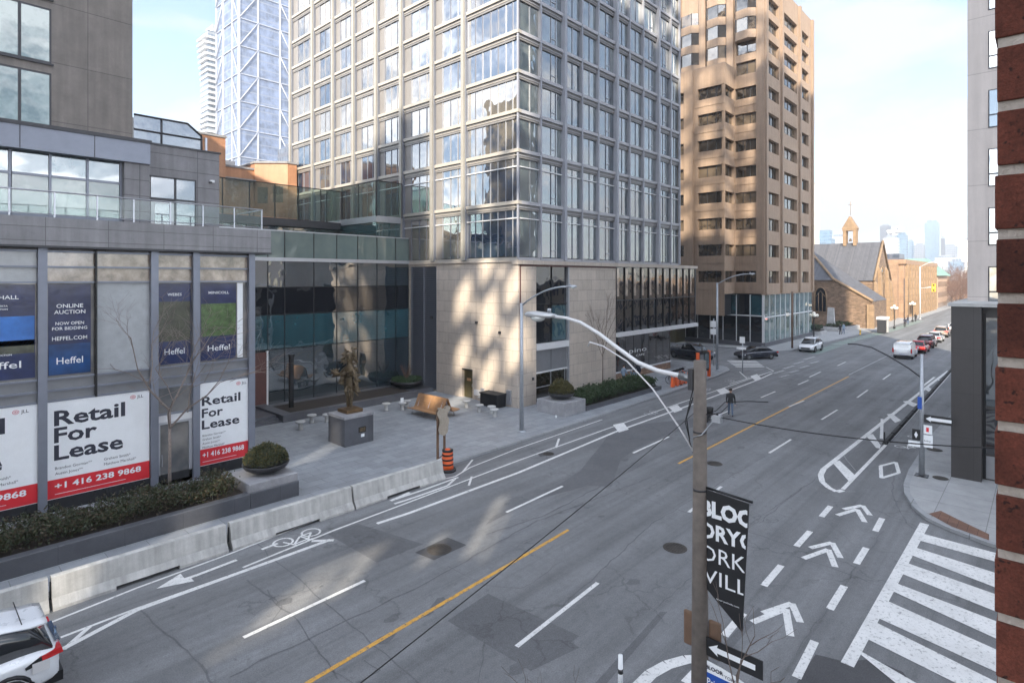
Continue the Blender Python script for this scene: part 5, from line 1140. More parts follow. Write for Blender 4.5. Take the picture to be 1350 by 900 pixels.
# ================================================================== DISTANCE DOWN THE STREET
T=thing('sandstone_hall','long sunlit sandstone hall with tall pilasters beyond the church','building',(180,30,0))
k=MB(); k.box(155,205,23.5,50,0,12.3,'sandstone'); k.box(153,156,24.5,50,0,12.3,'sandstone'); k.build('wall',T)
k=MB(); k.box(154.5,205.5,23.1,50.5,12.3,13.3,'sandstone'); k.box(165,172,26,30,13.3,15,'far_dark'); k.build('cornice',T)
for i in range(12):
    k=MB(); x=157+i*4.1; k.box(x-.5,x+.5,22.9,23.5,0,12.3,'church_trim'); k.build('pilaster',T)
for i in range(11):
    k=MB(); x=159.05+i*4.1; k.box(x-.9,x+.9,23.4,23.52,2,5,'glass_bronze'); k.box(x-.9,x+.9,23.4,23.52,6.5,10.6,'glass_bronze'); k.build('window',T)
T=thing('green_roof_hall','brown hall with green pyramid roof at the end of sandstone row','building',(230,27,0)); k=MB(); k.box(214,236,24,40,0,9.8,'far_brown'); k.build('wall',T); k=MB(); k.hexa([(213,23,9.8),(237,23,9.8),(237,41,9.8),(213,41,9.8),(221,28,15.2),(229,28,15.2),(229,36,15.2),(221,36,15.2)],'roof_green'); k.build('roof',T)
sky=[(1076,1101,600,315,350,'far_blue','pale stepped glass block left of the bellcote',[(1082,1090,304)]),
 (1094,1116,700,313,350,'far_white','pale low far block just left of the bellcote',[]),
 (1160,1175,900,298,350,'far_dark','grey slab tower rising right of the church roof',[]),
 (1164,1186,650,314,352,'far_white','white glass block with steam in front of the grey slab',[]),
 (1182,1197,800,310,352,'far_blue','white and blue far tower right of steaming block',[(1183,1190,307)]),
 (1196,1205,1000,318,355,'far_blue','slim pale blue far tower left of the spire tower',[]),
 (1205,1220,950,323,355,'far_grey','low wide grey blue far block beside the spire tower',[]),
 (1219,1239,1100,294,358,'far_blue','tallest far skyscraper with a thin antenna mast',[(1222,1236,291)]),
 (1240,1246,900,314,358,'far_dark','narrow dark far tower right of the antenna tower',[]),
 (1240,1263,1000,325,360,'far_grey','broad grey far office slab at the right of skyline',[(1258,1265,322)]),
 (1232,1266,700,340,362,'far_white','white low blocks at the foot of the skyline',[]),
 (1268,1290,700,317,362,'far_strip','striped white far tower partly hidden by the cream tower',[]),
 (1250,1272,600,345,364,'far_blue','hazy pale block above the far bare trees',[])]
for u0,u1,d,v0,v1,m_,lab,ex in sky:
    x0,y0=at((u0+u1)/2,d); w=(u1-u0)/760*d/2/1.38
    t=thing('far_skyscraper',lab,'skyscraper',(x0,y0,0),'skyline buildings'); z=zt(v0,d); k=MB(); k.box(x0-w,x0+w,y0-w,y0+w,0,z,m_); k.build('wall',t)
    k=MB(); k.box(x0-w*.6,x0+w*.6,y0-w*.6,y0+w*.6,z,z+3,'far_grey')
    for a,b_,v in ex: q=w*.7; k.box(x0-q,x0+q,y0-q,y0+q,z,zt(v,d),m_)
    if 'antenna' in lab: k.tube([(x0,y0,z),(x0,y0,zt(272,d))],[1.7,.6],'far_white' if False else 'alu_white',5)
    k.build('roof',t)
for (x0_,x1_,y0_,y1_,z_,m_,lab) in ((240,262,26,44,11,'far_brown','warm brown row building past the green roofed hall'),(264,300,27,44,8,'brown_brick','low brick building far down the left side'),(300,340,16,40,9,'far_brown','long brown building closing the far end of the street')):
    t=thing('brick_building',lab,'building',(x0_,y0_,0)); k=MB(); k.box(x0_,x1_,y0_,y1_,0,z_,m_); k.build('wall',t); k=MB(); k.box(x0_-.3,x1_+.3,y0_-.3,y1_+.3,z_,z_+.6,'roof_grey'); k.build('roof',t)
# far trees (bare)
def bare(mb,p,d,l,r,depth,mat,spread=.5,n=3,sides=4,minr=.004,up_=.15):
    q=p+d*l; m_=p.lerp(q,.5)+Vector((random.gauss(0,1),random.gauss(0,1),random.gauss(0,1)))*l*.05
    mb.tube([p,m_,q],[r,r*.85,r*.68],mat,sides if r>.02 else 3,False)
    if depth==0: return
    for i in range(n):
        t=random.uniform(.45,1.); s=p.lerp(q,t) if i else q
        nd=(d+Vector((random.gauss(0,spread),random.gauss(0,spread),random.gauss(0,spread)*.7+up_))).normalized()
        bare(mb,s,nd,l*random.uniform(.6,.82),max(minr,r*random.uniform(.45,.62)),depth-1,mat,spread,n,sides,minr,up_)
def baretree(x,y,z,h,label,depth=5,mat='bark',tm='twig',r=.12,n=3,trunk=.35,group=None,spread=.5,rot=None):
    t=thing('bare_tree',label,'tree',(x,y,z),group); k=MB(); b0=Vector((x,y,z)); 
    k.tube([b0,b0+Vector((.02,.02,h*trunk*.5)),b0+Vector((0,0,h*trunk))],[r,r*.85,r*.75],mat,8); k.build('trunk',t)
    k=MB()
    for i in range(n+1):
        zz_=h*trunk*(random.uniform(.75,1) if i else 1); dd=Vector((random.gauss(0,spread),random.gauss(0,spread),1)).normalized()
        bare(k,b0+Vector((0,0,zz_)),dd,h*.26,r*.6,depth,tm,spread,n)
    k.build('crown',t); return t
ft=baretree(250,22,0,13,'bare reddish tree at far end of the street, in front',5,'bark','twig',.25,3,.25,'bare trees at the far end of the street',.6)
labs=['beside the green roofed hall','left of the road end','above the parked far cars','behind the amber traffic signal','right of the road end','against the cream tower edge','highest at the back','low and wide at the back','thin one by the far lamp','farthest reddish one','near the distant crossing','in the far middle row','in the far left row','in the last row']
pp=[(244,26),(262,22),(280,15),(268,30),(300,20),(290,24.5),(330,30),(320,17),(345,24),(360,34),(255,19),(310,27),(275,36),(350,18),(400,30),(420,22),(390,26),(232,19.5),(216,18.6),(238,23),(226,21.5),(262,17),(282,21),(296,25),(316,22),(336,26),(256,23.5),(272,19),(370,28)]
for i,(x,y) in enumerate(pp):
    c_=copytree(ft,(x,y,0),i*1.3,'bare brown tree '+labs[i%len(labs)]+('',', second one',', third one')[i//len(labs)])
    s_=random.uniform(.85,1.4)*(.75 if x<245 else 1); c_.scale=(s_,s_,s_)
# ================================================================== TREES NEARBY
baretree(7.95,26.95,.13,8.4,'slender bare young tree in front of the lease posters',4,'bark_light','bark_light',.07,3,.42,None,.55)
baretree(38.1,25.6,.13,7.2,'thin bare sapling against the limestone podium beside the glass shopfront',3,'bark','bark',.05,3,.5,None,.28)
def foretree(x,y,z,label,seed,r=.03,l=1.0,depth=4,lean=(0,0,1)):
    random.seed(seed); t=thing('street_tree',label,'tree',(x,y,.13)); k=MB(); k.tube([(x,y,.13),(x,y,z)],[.09,r*1.4],'bark',8); k.build('trunk',t); k=MB()
    for i in range(2): bare(k,Vector((x,y,z)),(Vector(lean)+Vector((random.gauss(0,.35),random.gauss(0,.35),0))).normalized(),l,r,depth,'bark',.3,2,4,.003,.12)
    k.build('crown',t)
foretree(7.6,3.15,3.1,'bare twiggy tree top rising at bottom right of the near pole',5,.022,.85,3)
foretree(6.2,5.1,2.7,'bare tree top just showing at bottom centre of the picture',11,.02,.6,3)
random.seed(21)
# ================================================================== VEHICLES
def sect(w,z0,z1,r=.12,n=4,wt=None):
    wt=wt or w; return [(-w,z0+.05),(-w+.06,z0),(w-.06,z0),(w,z0+.05),(w*1.0,(z0*.4+z1*.6)),(wt,z1-.07),(wt-.1,z1),(-wt+.1,z1),(-wt,z1-.07),(-w,(z0*.4+z1*.6))]
def loft(mb,secs,m,cap=True):
    vs=[];fs=[];n=len(secs[0][1])
    for x,s in secs: vs+=[(x,a,b_) for a,b_ in s]
    for i in range(len(secs)-1):
        for j in range(n): fs.append((i*n+j,i*n+(j+1)%n,(i+1)*n+(j+1)%n,(i+1)*n+j))
    if cap: fs.append(tuple(range(n-1,-1,-1))); fs.append(tuple(range(len(vs)-n,len(vs))))
    mb.raw(vs,fs,m,True)
CARS={ # stations: x, belt z, half width ; cabin stations: x, z, half width  (front at +x)
 'suv':dict(L=4.55,W=.92,body=[(-2.27,.95,.80),(-2.2,1.08,.86),(-1.6,1.12,.91),(-.6,1.08,.92),(.8,1.03,.92),(1.2,1.0,.91),(1.9,.93,.88),(2.2,.8,.80),(2.28,.66,.74)],cab=[(-2.12,1.08,.78),(-1.72,1.56,.66),(-1.2,1.66,.66),(0,1.70,.66),(.55,1.62,.66),(1.25,1.04,.78)],wx=(-1.35,1.38),wr=.36),
 'sedan':dict(L=4.7,W=.9,body=[(-2.35,.82,.78),(-2.25,.98,.84),(-1.5,1.0,.89),(-.5,.96,.9),(.9,.93,.9),(1.5,.88,.88),(2.1,.78,.84),(2.3,.66,.76),(2.37,.55,.7)],cab=[(-1.75,.98,.74),(-1.05,1.36,.62),(-.3,1.45,.62),(.3,1.42,.62),(1.15,.93,.76)],wx=(-1.4,1.42),wr=.33),
 'van':dict(L=4.75,W=.93,body=[(-2.37,1.05,.88),(-2.34,1.12,.91),(-1.,1.12,.93),(.9,1.1,.93),(1.3,1.08,.92),(2.0,.95,.88),(2.3,.8,.8),(2.37,.6,.74)],cab=[(-2.36,1.1,.87),(-2.28,1.78,.80),(-1.8,1.86,.78),(.2,1.86,.78),(.7,1.78,.76),(1.65,1.06,.84)],wx=(-1.4,1.45),wr=.34),
 'pickup':dict(L=5.6,W=.98,body=[(-2.8,1.05,.92),(-2.74,1.12,.96),(-1.,1.14,.98),(1.,1.14,.98),(1.5,1.12,.96),(2.5,1.02,.92),(2.78,.85,.84)],cab=[(-.75,1.12,.86),(-.55,1.72,.76),(.0,1.82,.74),(.6,1.78,.74),(1.45,1.12,.84)],wx=(-1.75,1.85),wr=.4),
}
def car(kind,x,y,ang,paint_,label,cat='car',group='cars on the street',name=None,lit=False,detail=False,zoff=0):
    C=CARS[kind]; t=thing(name or {'suv':'suv_car','sedan':'sedan_car','van':'delivery_van','pickup':'pickup_truck'}[kind],label,cat,(0,0,0),group)
    k=MB(); loft(k,[(a,sect(w,.24 if abs(a)<2 else .36,z)) for a,z,w in C['body']],paint_); bo=k.build('body',t)
    b=bo.modifiers.new('s','SUBSURF'); b.levels=1; b.render_levels=1
    k=MB(); cb=C['cab']; se=[]
    for i,(a,z,w) in enumerate(cb):
        if i in (0,len(cb)-1): se.append((a,[(-w,z-.05),(w,z-.05),(w,z),(w*.98,z),(-w*.98,z),(-w,z)]))
        else: se.append((a,[(-w*1.16,1.0),(w*1.16,1.0),(w*1.02,z-.1),(w*.9,z),(-w*.9,z),(-w*1.02,z-.1)]))
    loft(k,se,'car_glass'); k.build('cabin_glass',t)
    if kind=='van':
        k=MB(); 
        for s in (-1,1): k.raw([(-2.3,s*.935,1.05),(.35,s*.935,1.05),(.35,s*.81,1.8),(-2.25,s*.81,1.8)],[(0,1,2,3)],paint_)
        k.raw([(-2.385,-.84,1.05),(-2.385,.84,1.05),(-2.3,.76,1.8),(-2.3,-.76,1.8)],[(0,1,2,3)],paint_); k.build('side_panel',t)
    k=MB(); inner=cb[1:-1]; rs=[(a,[(-w*.93,z-.03),(w*.93,z-.03),(w*.9,z+.02),(w*.5,z+.035),(-w*.5,z+.035),(-w*.9,z+.02)]) for a,z,w in inner]
    if detail: rs=[(rs[0][0]-.34,[(p*.9,q-.035) for p,q in rs[0][1]]),(rs[0][0]-.2,[(p*.98,q-.01) for p,q in rs[0][1]])]+rs
    elif kind in('suv','van'): rs=[(rs[0][0]-.16,[(p,q-.03) for p,q in rs[0][1]])]+rs
    loft(k,rs,paint_); rf=k.build('roof',t)
    # pillars
    k=MB()
    for s in (-1,1):
        k.tube([(cb[-1][0]-.03,s*cb[-1][2]*1.0,cb[-1][1]),(cb[-2][0],s*cb[-2][2]*.98,cb[-2][1]-.03)],.035,paint_,5); (None if detail else k.tube([(cb[0][0]+.03,s*cb[0][2],cb[0][1]),(cb[1][0],s*cb[1][2]*.98,cb[1][1]-.04)],.06 if kind=='suv' else .045,paint_,5))
        mid=(cb[1][0]+cb[-2][0])/2+.15; k.tube([(mid,s*cb[2][2]*1.15,1.0),(mid,s*cb[2][2]*1.0,cb[2][1]-.08)],.035,'black_metal',4)
    k.build('pillar',t)
    for s in (-1,1):
        for wx in C['wx']:
            r=C['wr']; k=MB(); 
            cy=s*(C['W']-.1)
            pr=[(r*.55,-.1),(r*.92,-.1),(r,-.06),(r,.06),(r*.92,.1),(r*.55,.1)]
            vs=[];fs=[];n=20
            for rr_,o_ in pr:
                for i in range(n): th=2*math.pi*i/n; vs.append((wx+rr_*math.cos(th),cy+o_,r+rr_*math.sin(th)))
            for j in range(len(pr)-1):
                for i in range(n): fs.append((j*n+i,j*n+(i+1)%n,(j+1)*n+(i+1)%n,(j+1)*n+i))
            k.raw(vs,fs,'tyre',True); w_=k.build('wheel',t)
            k=MB(); vs=[(wx+r*.58*math.cos(2*math.pi*i/n),cy+s*.07,r+r*.58*math.sin(2*math.pi*i/n)) for i in range(n)]; k.face(vs,'dark_metal')
            for q in range(5):
                th=2*math.pi*q/5; k.tube([(wx,cy+s*.085,r),(wx+r*.56*math.cos(th),cy+s*.085,r+r*.56*math.sin(th))],.03,'rim',4)
            k.tube([(wx+r*.57*math.cos(2*math.pi*i/n),cy+s*.085,r+r*.57*math.sin(2*math.pi*i/n)) for i in range(n+1)],.022,'rim',4,False); k.build('rim',w_)
    xr=C['body'][0][0]; xf=C['body'][-1][0]
    for s in (-1,1):
        k=MB(); z=.98 if kind!='sedan' else .86
        if kind=='suv': k.hexa([(xr+.34,s*.70,z-.13),(xr+.34,s*.914,z-.13),(xr+.62,s*.922,z-.17),(xr+.62,s*.7,z-.17),(xr+.36,s*.70,z+.01),(xr+.36,s*.908,z+.01),(xr+.64,s*.916,z-.12),(xr+.64,s*.7,z-.12)],'black_metal'); k.hexa([(xr-.03,s*.50,z-.07),(xr-.03,s*.84,z-.09),(xr+.36,s*.912,z-.10),(xr+.3,s*.6,z-.10),(xr+.0,s*.50,z+.02),(xr+.0,s*.85,z+.03),(xr+.40,s*.902,z+.0),(xr+.3,s*.6,z+.0)],'tail_red' if not lit else 'tail_lit')
        elif kind in('van','pickup'): k.box(xr-.025,xr+.08,s*.80,s*.93,z-.22,z+.25,'tail_red' if not lit else 'tail_lit')
        else: k.box(xr-.02,xr+.2,s*.45,s*.86,z-.14,z,'tail_red' if not lit else 'tail_lit')
        k.build('tail_light',t)
        k=MB(); zf=C['body'][-2][1]-.08; k.hexa([(xf-.25,s*.45,zf-.1),(xf-.06,s*.45,zf-.1),(xf-.2,s*.80,zf-.08),(xf-.5,s*.86,zf-.08),(xf-.25,s*.45,zf+.02),(xf-.1,s*.45,zf+.02),(xf-.25,s*.80,zf+.05),(xf-.5,s*.86,zf+.06)],'headlight'); k.build('headlight',t)
        k=MB(); mx_=cb[-1][0]-.45; k.ball((mx_,s*(C['W']+.12),1.08),.11,paint_,8,(.7,1,.7)); k.build('mirror',t)
    k=MB(); k.box(xf-.1,xf+.005,-.5,.5,.42,.62,'black_metal'); k.build('grille',t); k=MB(); k.box(xr-.02,xr+.03,-.26,.26,.52,.66,'plate'); k.build('number_plate',t)
    k=MB(); k.box(xr-.03,xr+.3,-C['W']*.88,C['W']*.88,.26,.48,'black_metal'); k.build('bumper',t)
    k=MB()
    for s in (-1,1):
        for wx in C['wx']:
            r=C['wr']; pts=[(wx+(r+.06)*math.cos(th),s*(C['W']+.005),r+(r+.06)*math.sin(th)) for th in [math.pi*i/10 for i in range(11)]]; k.tube(pts,.045,'black_metal' if kind=='suv' else paint_,5)
            k.face([(wx+(r+.04)*math.cos(2*math.pi*i/16),s*(C['W']-.015+.0),max(.22,r+(r+.04)*math.sin(2*math.pi*i/16))) for i in range(16)],'black_metal') if False else None
    k.build('wheel_arch',t)
    if detail:
        k=MB(); k.box(-1.98,-1.9,-.14,.14,1.52,1.55,'tail_red'); k.build('brake_light',t)
        k=MB()
        k.box(-2.29,-2.2,-.5,.5,1.0,1.04,'mirror'); k.box(-2.30,-2.25,-.06,.06,1.03,1.1,'mirror'); k.build('tailgate_trim',t)
        k=MB(); k.box(-1.62,-1.6,-.64,.64,1.695,1.702,'black_metal'); k.box(-2.05,-1.75,.925,.93,.68,.9,'alu_white'); k.build('panel_gap',t)
    if kind=='pickup':
        k=MB()
        for s in range(4): k.box(-2.7+s*.5,-2.7+s*.5+.46,-.8,.8,1.15,1.2,'black_rubber')
        for s in (-1,0,1): k.tube([(-2.7,s*.8,1.22),(-.8,s*.8,1.22)],.02,'alu_white',4)
        k.build('tonneau_cover',t)
    t.location=(x,y,zoff); t.rotation_euler=(0,0,ang); return t
PI=math.pi
car('suv',.32,16.9,PI,'car_white','white hatchback suv with red tail light leaving the frame at lower left','car',None,detail=True)
car('suv',78.7,21.75,PI,'car_white','white suv in the left kerb lane facing the camera before the tan tower','car','cars on the street',)
car('sedan',66.9,24.3,PI-.59,'car_black_blue','dark blue car turning into the side street over the crossing','car')
car('pickup',61.9,29.6,-PI/2-.25,'car_black_blue','black pickup truck with covered bed waiting in the side street','truck')
car('van',79.9,12.0,0.02,'car_van_white','white delivery van first in the far line of cars','van',lit=False)
car('sedan',86.6,11.6,0,'car_red','bright red car directly ahead of the white van','car',lit=True)
car('suv',94.0,11.7,0,'car_dark_red','dark red car third in the far line','car')
car('sedan',102.5,11.8,0,'car_silver','silver sedan fourth in the far line','car')
car('suv',112,12.0,0,'car_tan','tan suv fifth in the far line','car',lit=True)
car('sedan',124,11.5,0,'car_white','white sedan farther along the far line of cars','car',lit=True)
car('suv',138,12.0,0,'car_grey','grey suv near the end of the far line','car',lit=True)
for i,(x,y,c_,kd) in enumerate(((205,14,'car_white','suv'),(214,17.5,'car_grey','sedan'),(224,14,'car_red','sedan'),(236,17,'car_white','van'),(248,13,'car_silver','suv'),(252,18,'car_black_blue','sedan'))):
    car(kd,x,y,PI if y>16 else 0,c_,['small white suv near the distant crossing','small grey sedan far down the left lanes','small red sedan far down the street','small white van far down the left lanes','small silver suv at the far road end','small dark sedan at the far road end'][i],'car')
# ================================================================== PEOPLE
def person(x,y,z,head,label,mats,H=1.74,pose='walk',lean=0.,reach=None):
    t=thing('person',label,'person',(x,y,z)); s=H/1.75; st=.30 if pose=='walk' else .08
    ch,sh=math.cos(head),math.sin(head)
    def W(f,l,zz): return (x+(f*ch-l*sh)*s, y+(f*sh+l*ch)*s, z+zz*s)
    J=[W(0,0,.95),W(lean*.3,0,1.15),W(lean*.7,0,1.36),W(lean,0,1.48),W(lean*1.15,0,1.56),W(lean*1.3+.02,0,1.66),
       W(0,.1,.88),W(st*.5,.1,.5),W(st*.9,.1,.09),W(st*.9+.16,.11,.04),
       W(0,-.1,.88),W(-st*.2,-.1,.5),W(-st,-.1,.1),W(-st+.15,-.11,.04),
       W(lean*.75,.19,1.38),W(lean*.5-.08,.26,1.1),W(lean*.6+.08,.27,.86),W(lean*.6+.12,.27,.77),
       W(lean*.75,-.19,1.38),W(lean*.5+.1,-.26,1.12),W(lean*.6+.3,-.25,.95),W(lean*.6+.38,-.24,.93)]
    E_=[(0,1),(1,2),(2,3),(3,4),(4,5),(0,6),(6,7),(7,8),(8,9),(0,10),(10,11),(11,12),(12,13),(2,14),(14,15),(15,16),(16,17),(2,18),(18,19),(19,20),(20,21)]
    R_=[.15,.14,.17,.07,.07,.105,.1,.068,.05,.045,.1,.068,.05,.045,.08,.058,.045,.04,.08,.058,.045,.04]
    R_=[r*s for r in R_]
    def asg(p):
        zz=(p.z-z)/s
        if zz>1.53: return 0
        if zz>.84:
            r=Vector((p.x-x,p.y-y)); 
            return 1
        return 2 if zz>.1 else 3
    skin('body',J,E_,R_,t,mats+['black_metal'],2,asg)
    k=MB(); hx,hy,hz=W(lean*1.3+.0,0,1.7); k.ball((hx-.015*ch,hy-.015*sh,hz+.02*s),.112*s,'hair',12,(1,1,.95)); k.build('hair',t)
    k=MB(); 
    for sd in (-1,1):
        for q in range(5):
            b0=Vector(W(lean*.6+(.12 if sd>0 else .4),(.27 if sd>0 else -.24)+(q-2)*.014,(.76 if sd>0 else .92))); k.tube([b0,b0+Vector((.02*ch,.02*sh,-.04)),b0+Vector((.03*ch,.03*sh,-.075 if q else -.05))],[.009,.008,.006],mats[0],5)
    k.build('fingers',t)
    k=MB(); nx=Vector(W(lean*1.3+.125,0,1.64)); k.tube([nx-Vector((.02*ch,.02*sh,-.03)),nx],[.008,.014],'skin',5)
    for sd in (-1,1): e=Vector(W(lean*1.3+.105,.035*sd,1.675)); k.ball(e,.012,'ink',6); ee=Vector(W(lean*1.3+.02,.105*sd,1.66)); k.ball(ee,.025,'skin',6,(.5,.5,1.2))
    k.build('face_features',t)
    return t
mx_,my_=38.2,15.5
person(mx_,my_,0,math.radians(205),'person in a black jacket and jeans walking across the road',['skin','coat_black','denim'],1.76,'walk',.06)
# measuring cart beside him
T=thing('street_cart','low wheeled cart with dark buckets and pipes pushed across the road','cart',(36.5,16,0))
k=MB(); k.tube([(37.6,15.6,1.0),(36.9,15.9,.5),(36.3,16.2,.3),(35.4,16.6,.28)],.025,'black_metal',5); k.tube([(37.5,15.2,1.0),(36.7,15.5,.45),(35.3,16.2,.3)],.025,'black_metal',5); k.tube([(37.6,15.6,1.0),(37.5,15.2,1.0)],.025,'black_metal',5); k.box(35.2,36.6,15.9,16.5,.28,.36,'dark_metal'); k.build('frame',T)
for q in ((35.3,15.85),(35.5,16.6),(36.6,15.75),(36.7,16.35)):
    k=MB(); vs=[(q[0]+.17*math.cos(2*PI*i/14),q[1],.17+.17*math.sin(2*PI*i/14)) for i in range(15)]; k.tube(vs,.04,'tyre',6,False); k.face([(a,b_,c_) for a,b_,c_ in vs[:-1]],'dark_metal'); k.build('wheel',T)
k=MB(); k.lathe([(.2,0),(.24,.4),(.2,.42),(.02,.42)],(36.3,16.1,.36),'black_rubber',12); k.lathe([(.14,0),(.16,.3),(.02,.3)],(35.6,16.3,.36),'alu_white',12); k.build('bucket',T)
k=MB(); k.tube([(37.4,15.3,1.05),(39.0,14.6,.95),(40.6,13.9,.75)],.03,'black_rubber',5); k.build('hose',T)
p1=G(818,507,.13); person(p1[0],p1[1]-.3,.13,math.radians(-20),'person in a light blue coat standing behind the laurel hedge',['skin','coat_blue','coat_black'],1.7,'stand',.03)
p2=G(838,503,.13); person(p2[0],p2[1]-.3,.13,math.radians(160),'person in dark clothes beside the one in a light blue coat',['skin','coat_navy','coat_black'],1.72,'stand',.1)
T=thing('pushchair','small dark pushchair beside the two people behind the hedge','pushchair',(44.6,26.6,.13))
k=MB(); k.tube([(44.3,26.5,.3),(44.7,26.5,.8),(44.3,26.5,1.15)],.025,'alu_white',5); k.tube([(44.3,26.9,.3),(44.7,26.9,.8),(44.3,26.9,1.15)],.025,'alu_white',5); k.tube([(44.3,26.5,1.15),(44.3,26.9,1.15)],.025,'black_rubber',5); k.build('frame',T)
k=MB(); k.hexa([(44.5,26.48,.45),(45.2,26.48,.45),(45.2,26.92,.45),(44.5,26.92,.45),(44.3,26.48,.95),(45.0,26.48,.7),(45.0,26.92,.7),(44.3,26.92,.95)],'coat_blue'); k.build('seat',T)
for q in ((44.3,26.48),(44.3,26.95),(45.2,26.48),(45.2,26.95)): k=MB(); k.tube([(q[0]+.13*math.cos(2*PI*i/12),q[1],.28+.13*math.sin(2*PI*i/12)) for i in range(13)],.025,'tyre',5,False); k.build('wheel',T)
for u,v,lab,mt in ((1108,441,'person in black standing near the church planter',['skin','coat_black','coat_black']),(1112,440,'person in blue leaning by the church planter',['skin','coat_blue','denim']),(1193,431,'dark clothed person on the pavement beyond the church steps',['skin','coat_navy','coat_black']),(1207,424,'person in dark coat beside the far globe lamp',['skin','coat_black','coat_black']),(1197,428,'person bending near the far lamp post',['skin','coat_navy','denim'])):
    q=G(u,v,.13); person(q[0],q[1],.13,random.uniform(0,6),lab,mt,1.72,'stand',.05)
# ================================================================== BIKE SHARE + KIOSK + SMALL SIGNS
def bikeshare(x,y,ang):
    t=thing('hire_bicycle','','bicycle',(0,0,0),'orange hire bicycles in the dock')
    for cx in (-.52,.52):
        k=MB(); k.tube([(cx+.32*math.cos(2*PI*i/16),0,.33+.32*math.sin(2*PI*i/16)) for i in range(17)],.022,'tyre',5,False)
        for q in range(4): k.tube([(cx-.3*math.cos(q*PI/4),0,.33-.3*math.sin(q*PI/4)),(cx+.3*math.cos(q*PI/4),0,.33+.3*math.sin(q*PI/4))],.005,'galv',3); 
        k.build('wheel',t)
    k=MB(); k.tube([(-.52,0,.33),(-.1,0,.3),(.38,0,.8)],.035,'bike_orange',6); k.tube([(-.1,0,.3),(-.2,0,.85)],.03,'bike_orange',6); k.tube([(.52,0,.33),(.36,0,.95),(.34,0,1.08)],.025,'black_metal',6); k.build('frame',t)
    k=MB(); k.tube([(.2,-.27,1.1),(.34,-.1,1.08),(.34,.1,1.08),(.2,.27,1.1)],.018,'black_rubber',5); k.box(.32,.55,-.18,.18,.85,1.0,'black_metal'); k.build('handlebar',t)
    k=MB(); k.hexa([(-.36,-.08,.9),(-.05,-.03,.9),(-.05,.03,.9),(-.36,.08,.9),(-.36,-.09,.95),(-.05,-.03,.95),(-.05,.03,.95),(-.36,.09,.95)],'black_rubber'); k.build('saddle',t)
    k=MB()
    for a in range(6):
        t0_,t1_=PI*.15+a*PI*.13,PI*.15+(a+1)*PI*.13; k.face([(-.52+.36*math.cos(t0_),-.04,.33+.36*math.sin(t0_)),(-.52+.36*math.cos(t1_),-.04,.33+.36*math.sin(t1_)),(-.52+.36*math.cos(t1_),.04,.33+.36*math.sin(t1_)),(-.52+.36*math.cos(t0_),.04,.33+.36*math.sin(t0_))],'bike_orange')
    k.build('mudguard',t); t.location=(x,y,.13); t.rotation_euler=(0,0,ang); return t
b0=bikeshare(45.2,23.2,PI/2-.15); labsb=['orange hire bicycle at the left end of the dock','orange hire bicycle second from the left in the dock','orange hire bicycle third from the left in the dock','orange hire bicycle fourth from the left in the dock','orange hire bicycle closest to the map kiosk']
b0['label']=labsb[0]
for i in range(1,5): copytree(b0,(45.2+i*.72,23.25+i*.06,.13),PI/2-.15,labsb[i])
T=thing('bike_dock','row of orange hire bicycle docking posts on a ground plate','bike dock',(45.8,22.4,.13))
k=MB(); k.box(43.6,49.2,22.55,22.9,.13,.2,'galv'); k.build('ground_plate',T)
for i in range(8):
    x=43.9+i*.72; k=MB(); k.hexa([(x-.16,22.5,.2),(x+.16,22.5,.2),(x+.16,22.75,.2),(x-.16,22.75,.2),(x-.16,22.55,.95),(x+.16,22.55,.95),(x+.16,22.7,.95),(x-.16,22.7,.95)],'orange'); k.build('dock_post',T)
T=thing('map_kiosk','orange framed hire bicycle kiosk with a pale map panel','kiosk',(50.2,23.0,.13))
k=MB(); k.box(48.9,49.1,22.7,22.95,.13,2.5,'orange'); k.box(51.2,51.4,22.7,22.95,.13,2.5,'orange'); k.box(50.0,50.4,22.7,22.9,.13,.9,'orange'); k.build('frame',T)
k=MB(); k.box(49.12,51.18,22.76,22.9,.7,2.4,'black_metal'); k.build('back_panel',T); k=MB(); k.box(50.2,51.1,22.74,22.76,.9,2.3,'glass_teal'); k.box(49.3,50.0,22.74,22.76,.9,2.3,'grey_panel'); k.build('map_panel',T)
k=MB(); k.box(49.5,50.6,22.6,23.1,2.5,2.56,'black_metal'); k.tube([(50,22.9,2.4),(50,22.9,2.9)],.05,'black_metal',6); k.build('solar_panel',T)
streetlamp((54.9,23.6),8.7,(.3,-2.9,1.0),.6,'grey street lamp beside the map kiosk with a yellow tag')
def pole(x,y,h,label,mat='galv',r=.05,plates=(),name='sign_post',cat='sign post',zb=.13):
    t=thing(name,label,cat,(x,y,zb)); k=MB(); k.tube([(x,y,zb),(x,y,h)],r,mat,8); k.build('post',t); fr=FX(x-r-.01)
    for (z0,z1,w,m_,off) in plates:
        k=MB(); fr.box(k,-y-w/2+off,-y+w/2+off,z0,z1,0,.02,m_); k.build('plate',t)
    return t
q=G(941,482,.13); pole(q[0],q[1],5.0,'thin signpost with two round white plates by the pickup truck',plates=((4.1,4.75,.62,'sign_white',0),(3.35,3.95,.6,'sign_white',0)))
q=G(979,492,.13); pole(q[0],q[1],3.6,'thin signpost with small square plates at the corner crossing',plates=((3.0,3.6,.5,'sign_white',0),(2.4,2.6,.9,'sign_white',-.1)))
T=pole(79.2,24.1,7.4,'dark wooden utility pole between the two cars at the tan tower','wood_post',.13,(),'utility_pole','pole')
